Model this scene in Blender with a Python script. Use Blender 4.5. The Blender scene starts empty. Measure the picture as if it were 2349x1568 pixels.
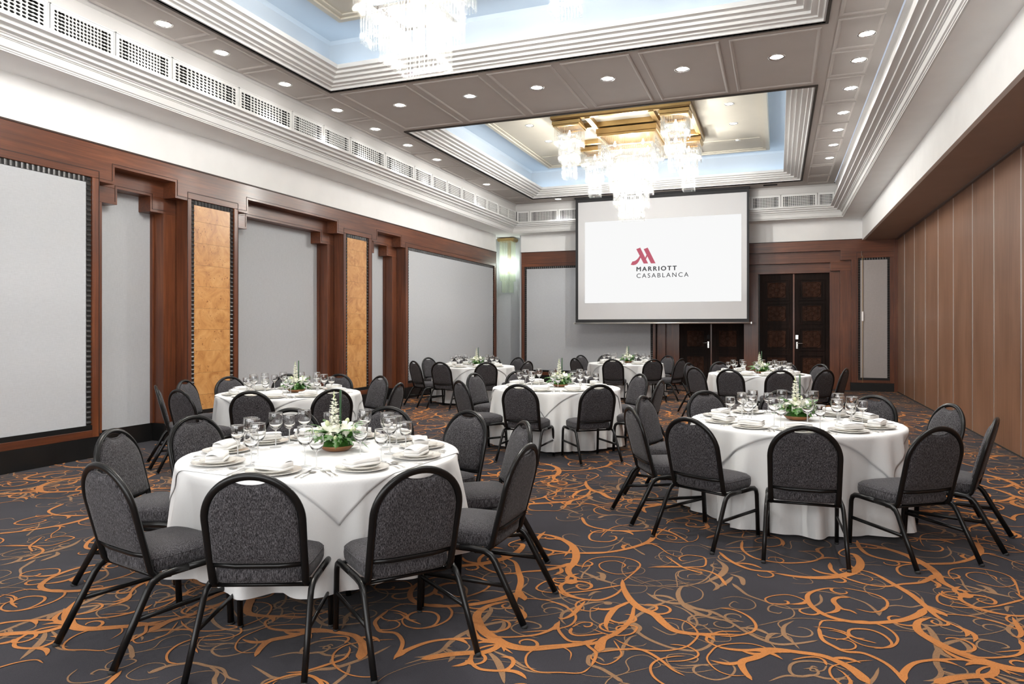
import bpy, bmesh, math, random
import numpy as np
from mathutils import Vector, Matrix
rnd = random.Random(7)
PI = math.pi
SC = bpy.context.scene
COL = SC.collection

# ---------------------------------------------------------------- camera
cam_d = bpy.data.cameras.new('camera'); cam = bpy.data.objects.new('camera', cam_d); COL.objects.link(cam)
cam.location = (0, 0, 1.58)
cam.rotation_euler = (PI/2, 0, math.radians(20.71))
cam_d.sensor_width = 36.0
cam_d.lens = 1615.0/2349.0*36.0
cam_d.shift_y = -30.0/2349.0
cam_d.clip_start = 0.05
SC.camera = cam
# ---------------------------------------------------------------- exposure, world
SC.view_settings.view_transform = 'Standard'
SC.view_settings.look = 'None'
SC.view_settings.exposure = 1.18
SC.view_settings.gamma = 1.0
SC.view_settings.use_curve_mapping = False
W = bpy.data.worlds.new('world'); SC.world = W; W.use_nodes = True
W.node_tree.nodes['Background'].inputs[0].default_value = (0.8, 0.86, 1, 1)
W.node_tree.nodes['Background'].inputs[1].default_value = 0.3
# light levels (watts), all tuned here
P_SPOT = 66.0        # each downlight
P_COVE = 1.6         # each side of the blue coves
P_BULB = 19.0          # each chandelier bulb
P_SCREEN = 0.425       # emission of the projected picture
SPOT_COL = (1.0, 0.99, 0.98)
COVE_COL = (0.66, 0.83, 1.0)
BULB_COL = (1.0, 0.985, 0.96)

# added soft fill light behind the viewer; the room has no such source
dl = bpy.data.lights.new('rear_fill_light', 'AREA'); dl.shape = 'RECTANGLE'; dl.size = 8.0; dl.size_y = 2.4; dl.energy = 128; dl.color = (0.97, 0.985, 1.0)
dlo = bpy.data.objects.new('rear_fill_light', dl); COL.objects.link(dlo); dlo.location = (-2.6, -1.5, 2.3); dlo.rotation_euler = (PI/2+0.06, 0, 0)
# ---------------------------------------------------------------- room numbers
XL, XR, YB, YF = -7.87, 2.80, 19.90, -1.60
Z_WOOD, Z_SOF, Z_CEIL = 3.87, 4.39, 5.20
X_SOFL, X_SOFR, Y_SOFB = -7.32, 1.52, 19.42
X_BULK, Z_BULK = 2.00, 3.84
TRAY = [(-6.38, 0.52, 1.95, 9.06), (-6.38, 0.52, 11.40, 18.52)]

# ---------------------------------------------------------------- materials
def node_mat(name):
    m = bpy.data.materials.new(name); m.use_nodes = True
    nt = m.node_tree; b = nt.nodes['Principled BSDF']
    return m, nt, b
def L(nt, a, b): nt.links.new(a, b)
def setp(b, color=None, rough=None, metal=None, spec=None, coat=None, sheen=None):
    if color: b.inputs['Base Color'].default_value = (*color, 1)
    if rough is not None: b.inputs['Roughness'].default_value = rough
    if metal is not None: b.inputs['Metallic'].default_value = metal
    if spec is not None: b.inputs['Specular IOR Level'].default_value = spec
    if coat is not None: b.inputs['Coat Weight'].default_value = coat; b.inputs['Coat Roughness'].default_value = 0.15
    if sheen is not None: b.inputs['Sheen Weight'].default_value = sheen
def ramp(nt, src, stops):
    r = nt.nodes.new('ShaderNodeValToRGB'); e = r.color_ramp.elements
    while len(e) < len(stops): e.new(0.5)
    for k, (p, c) in enumerate(stops): e[k].position = p; e[k].color = (*c, 1)
    L(nt, src, r.inputs[0]); return r.outputs[0]
def coords(nt, scale=(1,1,1), kind='Object', random_off=False):
    tc = nt.nodes.new('ShaderNodeTexCoord'); mp = nt.nodes.new('ShaderNodeMapping')
    mp.inputs['Scale'].default_value = scale
    L(nt, tc.outputs[kind], mp.inputs[0])
    if random_off:
        oi = nt.nodes.new('ShaderNodeObjectInfo'); mu = nt.nodes.new('ShaderNodeMath'); mu.operation = 'MULTIPLY'
        mu.inputs[1].default_value = 37.0; L(nt, oi.outputs['Random'], mu.inputs[0])
        cb = nt.nodes.new('ShaderNodeCombineXYZ')
        for k in range(3): L(nt, mu.outputs[0], cb.inputs[k])
        L(nt, cb.outputs[0], mp.inputs['Location'])
    return mp.outputs[0]
def noise(nt, vec, scale, detail=4, rough=0.5, dist=0.0):
    n = nt.nodes.new('ShaderNodeTexNoise'); n.inputs['Scale'].default_value = scale
    n.inputs['Detail'].default_value = detail; n.inputs['Roughness'].default_value = rough
    n.inputs['Distortion'].default_value = dist
    L(nt, vec, n.inputs['Vector']); return n.outputs['Fac']
def bump(nt, b, src, strength, dist=0.002):
    n = nt.nodes.new('ShaderNodeBump'); n.inputs['Strength'].default_value = strength; n.inputs['Distance'].default_value = dist
    L(nt, src, n.inputs['Height']); L(nt, n.outputs[0], b.inputs['Normal'])
def plain(name, color, rough=0.6, metal=0.0, spec=0.5, var=0.0, vscale=3.0, coat=None, sheen=None):
    m, nt, b = node_mat(name); setp(b, color, rough, metal, spec, coat, sheen)
    v = coords(nt); f = noise(nt, v, vscale, 3)
    lo = tuple(c*(1-var) for c in color); hi = tuple(min(1, c*(1+var)) for c in color)
    L(nt, ramp(nt, f, [(0.3, lo), (0.7, hi)]), b.inputs['Base Color'])
    return m
def wood(name, dark, mid, light, grain='z', rough=0.36, coat=0.25):
    m, nt, b = node_mat(name); setp(b, mid, rough, 0, 0.5, coat)
    s = {'x': (0.35, 9, 9), 'y': (9, 0.35, 9), 'z': (9, 9, 0.35)}[grain]
    v = coords(nt, s); f = noise(nt, v, 3.2, 7, 0.62, 0.6)
    s2 = {'x': (0.5, 1.6, 1.6), 'y': (1.6, 0.5, 1.6), 'z': (1.6, 1.6, 0.5)}[grain]
    v2 = coords(nt, s2); g = noise(nt, v2, 1.4, 3)
    mx = nt.nodes.new('ShaderNodeMath'); mx.operation = 'MULTIPLY_ADD'; mx.inputs[1].default_value = 0.55
    L(nt, f, mx.inputs[0]); m2 = nt.nodes.new('ShaderNodeMath'); m2.operation = 'MULTIPLY'; m2.inputs[1].default_value = 0.45
    L(nt, g, m2.inputs[0]); L(nt, m2.outputs[0], mx.inputs[2])
    L(nt, ramp(nt, mx.outputs[0], [(0.36, dark), (0.5, mid), (0.66, light)]), b.inputs['Base Color'])
    bump(nt, b, f, 0.12, 0.001)
    return m
MW = dict(dark=(0.075, 0.023, 0.011), mid=(0.125, 0.036, 0.013), light=(0.210, 0.066, 0.024))
wood_y = wood('mahogany_along_y', grain='y', **MW)
wood_x = wood('mahogany_along_x', grain='x', **MW)
wood_z = wood('mahogany_upright', grain='z', **MW)
wood_carved = wood('dark_carved_wood', (0.006, 0.003, 0.002), (0.013, 0.006, 0.004), (0.028, 0.012, 0.008), 'z', 0.62, 0.0); wood_carved.node_tree.nodes['Principled BSDF'].inputs['Specular IOR Level'].default_value = 0.15
wood_carving = wood('carving_wood', (0.020, 0.008, 0.004), (0.045, 0.017, 0.009), (0.085, 0.034, 0.018), 'z', 0.6, 0.0); wood_carving.node_tree.nodes['Principled BSDF'].inputs['Specular IOR Level'].default_value = 0.15
wood_groove = plain('dark_groove', (0.035, 0.013, 0.008), 0.5)
fold_wood = wood('folding_panel_laminate', (0.175, 0.084, 0.047), (0.235, 0.118, 0.068), (0.295, 0.155, 0.094), 'z', 0.42, 0.1)
white_wall = plain('white_wall_paint', (0.85, 0.848, 0.842), 0.85, spec=0.2, var=0.02)
white_trim = plain('white_gloss_trim', (0.68, 0.678, 0.67), 0.55, spec=0.35, var=0.01)
ceil_paint = plain('warm_grey_ceiling_paint', (0.47, 0.435, 0.41), 0.8, spec=0.2, var=0.02)
soffit_taupe = plain('taupe_soffit', (0.36, 0.27, 0.225), 0.8, spec=0.2, var=0.03)  # even taupe, browner than the white bulkhead face
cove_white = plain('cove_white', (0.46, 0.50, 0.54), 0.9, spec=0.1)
cream = plain('warm_lit_panel_tint', (0.50, 0.47, 0.40), 0.8, spec=0.2, var=0.02)  # warm chandelier light put into the panel colour as cream
black_base = plain('black_baseboard', (0.008, 0.008, 0.008), 0.35, var=0.2)
gap_dark = plain('shadow_gap', (0.03, 0.022, 0.016), 0.7)
vent_dark = plain('vent_dark', (0.012, 0.012, 0.012), 0.9)
alu = plain('pale_aluminium', (0.72, 0.70, 0.66), 0.3, 0.85)
chrome = plain('polished_steel', (0.78, 0.77, 0.74), 0.12, 1.0)
brass = plain('brushed_brass', (0.45, 0.31, 0.14), 0.34, 1.0, var=0.1)
black_metal = plain('black_painted_steel', (0.006, 0.006, 0.006), 0.30, 0.0, 0.32, 0.1)
screen_black = plain('screen_border_black', (0.02, 0.02, 0.022), 0.8)
dark_glide = plain('rubber_glide', (0.02, 0.02, 0.02), 0.8)

def fabric_wall(name, lo, hi):
    m, nt, b = node_mat(name); setp(b, hi, 0.95, 0, 0.1)
    f = noise(nt, coords(nt, (60, 60, 4)), 4, 3); g = noise(nt, coords(nt, (4, 4, 60)), 4, 3)
    a = nt.nodes.new('ShaderNodeMath'); a.operation = 'ADD'; L(nt, f, a.inputs[0]); L(nt, g, a.inputs[1])
    h = nt.nodes.new('ShaderNodeMath'); h.operation = 'MULTIPLY'; h.inputs[1].default_value = 0.5; L(nt, a.outputs[0], h.inputs[0])
    L(nt, ramp(nt, h.outputs[0], [(0.3, lo), (0.7, hi)]), b.inputs['Base Color']); bump(nt, b, h.outputs[0], 0.2, 0.001)
    return m
grey_fabric = fabric_wall('pale_grey_wall_fabric', (0.44, 0.455, 0.475), (0.53, 0.545, 0.565))
beige_fabric = fabric_wall('warm_grey_wall_fabric', (0.42, 0.39, 0.38), (0.50, 0.47, 0.46))

def tweed():
    m, nt, b = node_mat('charcoal_tweed'); setp(b, (0.06, 0.06, 0.065), 0.95, 0, 0.08, None, 0.1)
    f = noise(nt, coords(nt, (42, 42, 5), random_off=True), 7, 3, 0.75)
    g = noise(nt, coords(nt, (90, 90, 30)), 9, 2, 0.6)
    a = nt.nodes.new('ShaderNodeMath'); a.operation = 'MULTIPLY_ADD'; a.inputs[1].default_value = 0.6
    L(nt, f, a.inputs[0]); h = nt.nodes.new('ShaderNodeMath'); h.operation = 'MULTIPLY'; h.inputs[1].default_value = 0.4
    L(nt, g, h.inputs[0]); L(nt, h.outputs[0], a.inputs[2])
    L(nt, ramp(nt, a.outputs[0], [(0.42, (0.008, 0.0075, 0.008)), (0.5, (0.040, 0.037, 0.040)), (0.595, (0.145, 0.140, 0.149))]), b.inputs['Base Color'])
    bump(nt, b, g, 0.35, 0.001)
    return m
tweed_m = tweed()

def carpet(name, lo, hi):
    m, nt, b = node_mat(name); setp(b, hi, 1.0, 0, 0.05, None, 0.1)
    f = noise(nt, coords(nt), 240, 3, 0.7); g = noise(nt, coords(nt), 2.0, 3)
    a = nt.nodes.new('ShaderNodeMath'); a.operation = 'MULTIPLY_ADD'; a.inputs[1].default_value = 0.7
    L(nt, f, a.inputs[0]); h = nt.nodes.new('ShaderNodeMath'); h.operation = 'MULTIPLY'; h.inputs[1].default_value = 0.3
    L(nt, g, h.inputs[0]); L(nt, h.outputs[0], a.inputs[2])
    L(nt, ramp(nt, a.outputs[0], [(0.35, lo), (0.65, hi)]), b.inputs['Base Color']); bump(nt, b, f, 0.6, 0.003)
    return m
carpet_grey = carpet('charcoal_carpet_pile', (0.014, 0.013, 0.0165), (0.032, 0.0295, 0.037))
carpet_orange = carpet('orange_carpet_pile', (0.29, 0.102, 0.023), (0.48, 0.185, 0.046))
carpet_tan = carpet('tan_carpet_pile', (0.15, 0.080, 0.038), (0.28, 0.155, 0.076))

def burl():
    m, nt, b = node_mat('burl_veneer'); setp(b, (0.6, 0.3, 0.1), 0.35, 0, 0.5, 0.3)
    v = coords(nt, random_off=True)
    f = noise(nt, v, 3.0, 6, 0.6, 2.2); sp = noise(nt, v, 38, 3, 0.5, 0.5); mot = noise(nt, v, 5.5, 2, 0.5, 0.6)
    base = ramp(nt, f, [(0.28, (0.40, 0.165, 0.045)), (0.5, (0.56, 0.27, 0.085)), (0.72, (0.66, 0.36, 0.135))])
    spots = ramp(nt, sp, [(0.60, (1, 1, 1)), (0.68, (0.42, 0.28, 0.18))])
    gate = ramp(nt, mot, [(0.48, (0, 0, 0)), (0.60, (1, 1, 1))])
    mx = nt.nodes.new('ShaderNodeMixRGB'); mx.blend_type = 'MULTIPLY'
    L(nt, gate, mx.inputs[0]); L(nt, base, mx.inputs[1]); L(nt, spots, mx.inputs[2]); L(nt, mx.outputs[0], b.inputs['Base Color'])
    return m
burl_m = burl()
def cloth(name, c, fine=300):
    m, nt, b = node_mat(name); setp(b, c, 0.85, 0, 0.2, None, 0.15)
    f = noise(nt, coords(nt), fine, 2); bump(nt, b, f, 0.15, 0.0006)
    L(nt, ramp(nt, f, [(0.3, tuple(x*0.96 for x in c)), (0.7, c)]), b.inputs['Base Color'])
    return m
linen = cloth('white_table_linen', (0.735, 0.737, 0.73))
napkin_m = cloth('white_napkin_linen', (0.80, 0.795, 0.775))
china = plain('cream_china', (0.74, 0.72, 0.67), 0.18, coat=0.5)
leaf_m = plain('glossy_green_leaf', (0.045, 0.135, 0.022), 0.4, var=0.5, vscale=30)
stem_m = plain('dark_green_stem', (0.012, 0.060, 0.016), 0.4, var=0.2)
petal_m = plain('cream_petal', (0.88, 0.88, 0.76), 0.55, var=0.04, vscale=40)
petal_g = plain('greenish_bud', (0.66, 0.72, 0.42), 0.55, var=0.1, vscale=40)
bowl_m = wood('turned_bowl_wood', (0.14, 0.05, 0.02), (0.22, 0.085, 0.03), (0.32, 0.14, 0.05), 'x', 0.4, 0.2)

def emis(name, col, st):
    m = bpy.data.materials.new(name); m.use_nodes = True; nt = m.node_tree
    for n in list(nt.nodes): nt.nodes.remove(n)
    e = nt.nodes.new('ShaderNodeEmission'); e.inputs[0].default_value = (*col, 1); e.inputs[1].default_value = st
    o = nt.nodes.new('ShaderNodeOutputMaterial'); L(nt, e.outputs[0], o.inputs[0]); return m
lens_glow = emis('downlight_lens_glow', (1.0, 0.97, 0.93), 6.0)
bulb_glow = emis('bulb_glow', (1.0, 0.95, 0.85), 6.0)
cove_glow = emis('cove_strip_glow', COVE_COL, 3.0)
proj_white = emis('projected_picture_white', (0.985, 0.985, 0.985), P_SCREEN)
proj_red = emis('projected_logo_red', (0.56, 0.135, 0.185), P_SCREEN)
proj_grey = emis('projected_text_grey', (0.115, 0.115, 0.12), P_SCREEN)
screen_fab = plain('matte_screen_fabric', (0.53, 0.53, 0.54), 0.9, spec=0.1)

def thin_glass(name, tint, base_refl, edge_refl, rough=0.02, milk=0.0, milkcol=(1, 1, 1)):
    m = bpy.data.materials.new(name); m.use_nodes = True; nt = m.node_tree
    for n in list(nt.nodes): nt.nodes.remove(n)
    tr = nt.nodes.new('ShaderNodeBsdfTransparent'); tr.inputs[0].default_value = (*tint, 1)
    gl = nt.nodes.new('ShaderNodeBsdfGlossy'); gl.inputs['Roughness'].default_value = rough
    lw = nt.nodes.new('ShaderNodeLayerWeight'); lw.inputs[0].default_value = 0.35
    mr = nt.nodes.new('ShaderNodeMapRange'); mr.inputs['To Min'].default_value = base_refl; mr.inputs['To Max'].default_value = edge_refl
    L(nt, lw.outputs['Facing'], mr.inputs['Value'])
    mx = nt.nodes.new('ShaderNodeMixShader'); L(nt, mr.outputs[0], mx.inputs[0]); L(nt, tr.outputs[0], mx.inputs[1]); L(nt, gl.outputs[0], mx.inputs[2])
    o = nt.nodes.new('ShaderNodeOutputMaterial'); last = mx.outputs[0]
    if milk > 0:
        df = nt.nodes.new('ShaderNodeBsdfDiffuse'); df.inputs[0].default_value = (*milkcol, 1)
        tl = nt.nodes.new('ShaderNodeBsdfTranslucent'); tl.inputs[0].default_value = (*milkcol, 1)
        m1 = nt.nodes.new('ShaderNodeMixShader'); m1.inputs[0].default_value = 0.6; L(nt, df.outputs[0], m1.inputs[1]); L(nt, tl.outputs[0], m1.inputs[2])
        m2 = nt.nodes.new('ShaderNodeMixShader'); m2.inputs[0].default_value = milk; L(nt, last, m2.inputs[1]); L(nt, m1.outputs[0], m2.inputs[2]); last = m2.outputs[0]
    L(nt, last, o.inputs[0]); return m
def real_glass():
    m, nt, b = node_mat('clear_wine_glass'); setp(b, (1, 1, 1), 0.0, 0, 0.5)
    b.inputs['Transmission Weight'].default_value = 1.0; b.inputs['IOR'].default_value = 1.48
    return m
wine_glass_m = real_glass()
stem_glass_m = thin_glass('solid_glass_stem', (0.96, 0.97, 0.97), 0.12, 0.7, 0.04, 0.25)
sconce_rod_m = thin_glass('ribbed_sconce_glass', (0.96, 0.98, 0.95), 0.05, 0.4, 0.05, 0.30, (0.80, 0.86, 0.76))
rod_glass_m = thin_glass('crystal_rod_glass', (0.99, 0.99, 0.98), 0.03, 0.34, 0.02, 0.014, (0.97, 0.98, 0.97))

# ---------------------------------------------------------------- mesh helpers
class MB:
    """collects shapes into one mesh"""
    def __init__(s): s.v = []; s.f = []; s.sm = []
    def add(s, vs, fs, smooth=False):
        o = len(s.v); s.v += [tuple(p) for p in vs]; s.f += [tuple(i+o for i in f) for f in fs]; s.sm += [smooth]*len(fs); return s
    def box(s, x0, x1, y0, y1, z0, z1):
        v = [(x0,y0,z0),(x1,y0,z0),(x1,y1,z0),(x0,y1,z0),(x0,y0,z1),(x1,y0,z1),(x1,y1,z1),(x0,y1,z1)]
        return s.add(v, [(0,3,2,1),(4,5,6,7),(0,1,5,4),(1,2,6,5),(2,3,7,6),(3,0,4,7)])
    def tube(s, pts, ra, rb=None, n=10, up=(0,0,1), caps=True, closed=False, taper=None):
        """sweep an ellipse ra (sideways) x rb (along the normal) down pts"""
        rb = rb or ra; P = [Vector(p) for p in pts]; m = len(P); vs = []; prev = None
        for i in range(m):
            if closed: t = (P[(i+1) % m]-P[i-1]).normalized()
            else: t = (P[min(i+1, m-1)]-P[max(i-1, 0)]).normalized()
            if prev is None:
                u = Vector(up); u = (u-t*u.dot(t))
                if u.length < 1e-4: u = Vector((1,0,0)); u = (u-t*u.dot(t))
                u.normalize()
            else:
                u = (prev-t*prev.dot(t)).normalized()
            prev = u; w = t.cross(u); k = taper[i] if taper else 1.0
            for j in range(n):
                a = 2*PI*j/n; vs.append(P[i]+w*math.cos(a)*ra*k+u*math.sin(a)*rb*k)
        fs = []
        for i in range(m if closed else m-1):
            i2 = (i+1) % m
            for j in range(n):
                j2 = (j+1) % n; fs.append((i*n+j, i*n+j2, i2*n+j2, i2*n+j))
        s.add(vs, fs, True)
        if caps and not closed:
            o = len(s.v)-m*n
            s.f.append(tuple(o+j for j in reversed(range(n)))); s.sm.append(False)
            s.f.append(tuple(o+(m-1)*n+j for j in range(n))); s.sm.append(False)
        return s
    def lathe(s, prof, n=24, c=(0,0,0), smooth=True, cap0=False, cap1=False):
        vs = []
        for r, z in prof:
            for j in range(n):
                a = 2*PI*j/n; vs.append((c[0]+r*math.cos(a), c[1]+r*math.sin(a), c[2]+z))
        fs = []
        for i in range(len(prof)-1):
            for j in range(n):
                j2 = (j+1) % n; fs.append((i*n+j, i*n+j2, (i+1)*n+j2, (i+1)*n+j))
        if cap0: fs.append(tuple(reversed(range(n))))
        if cap1: fs.append(tuple((len(prof)-1)*n+j for j in range(n)))
        return s.add(vs, fs, smooth)
    def rect_loft(s, x0, x1, y0, y1, prof):
        """mitred rectangular ring; prof = (inset, z)"""
        vs = []
        for i, z in prof: vs += [(x0+i, y0+i, z), (x1-i, y0+i, z), (x1-i, y1-i, z), (x0+i, y1-i, z)]
        fs = []
        for k in range(len(prof)-1):
            for j in range(4):
                j2 = (j+1) % 4; fs.append((k*4+j, k*4+j2, (k+1)*4+j2, (k+1)*4+j))
        return s.add(vs, fs)
    def mesh(s, name, mat):
        me = bpy.data.meshes.new(name); me.from_pydata(s.v, [], s.f)
        me.polygons.foreach_set('use_smooth', s.sm)
        if mat:
            for m_ in (mat if isinstance(mat, (list, tuple)) else [mat]): me.materials.append(m_)
        me.update(); return me
def put(name, me, parent=None, kind=None, label=None, bevel=0):
    o = bpy.data.objects.new(name, me); COL.objects.link(o)
    if parent: o.parent = parent
    if kind: o['kind'] = kind
    if label: o['label'] = label
    if bevel:
        b = o.modifiers.new('bevel', 'BEVEL'); b.width = bevel; b.segments = 2; b.limit_method = 'ANGLE'
    return o
def obj(name, mb, mat, parent=None, **k): return put(name, mb.mesh(name, mat), parent, **k)
def B(*a): return MB().box(*a)
def thing(name, label, cat, loc=(0,0,0), rz=0, group=None):
    o = bpy.data.objects.new(name, None); COL.objects.link(o); o.empty_display_size = 0.1
    o.location = loc; o.rotation_euler = (0, 0, rz); o['label'] = label; o['category'] = cat
    if group: o['group'] = group
    return o
def tag(o, label, cat, group=None):
    o['label'] = label; o['category'] = cat
    if group: o['group'] = group
    return o
def dup(root, loc, rz, label, group=None, scale=None):
    r = root.copy(); COL.objects.link(r); r.location = loc; r.rotation_euler = (0, 0, rz); r['label'] = label
    if scale: r.scale = (scale,)*3
    if group: r['group'] = group
    for ch in root.children:
        c = ch.copy(); COL.objects.link(c); c.parent = r
        for g in ch.children:
            d = g.copy(); COL.objects.link(d); d.parent = c
    return r
def smooth_path(pts, n=8):
    """Catmull-Rom through the points"""
    P = [Vector(p) for p in pts]; P = [P[0]*2-P[1]]+P+[P[-1]*2-P[-2]]; out = []
    for i in range(1, len(P)-2):
        for k in range(n):
            t = k/n; a, b, c, d = P[i-1], P[i], P[i+1], P[i+2]
            out.append(0.5*((2*b)+(c-a)*t+(2*a-5*b+4*c-d)*t*t+(3*b-a-3*c+d)*t**3))
    out.append(P[-2]); return out
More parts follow.
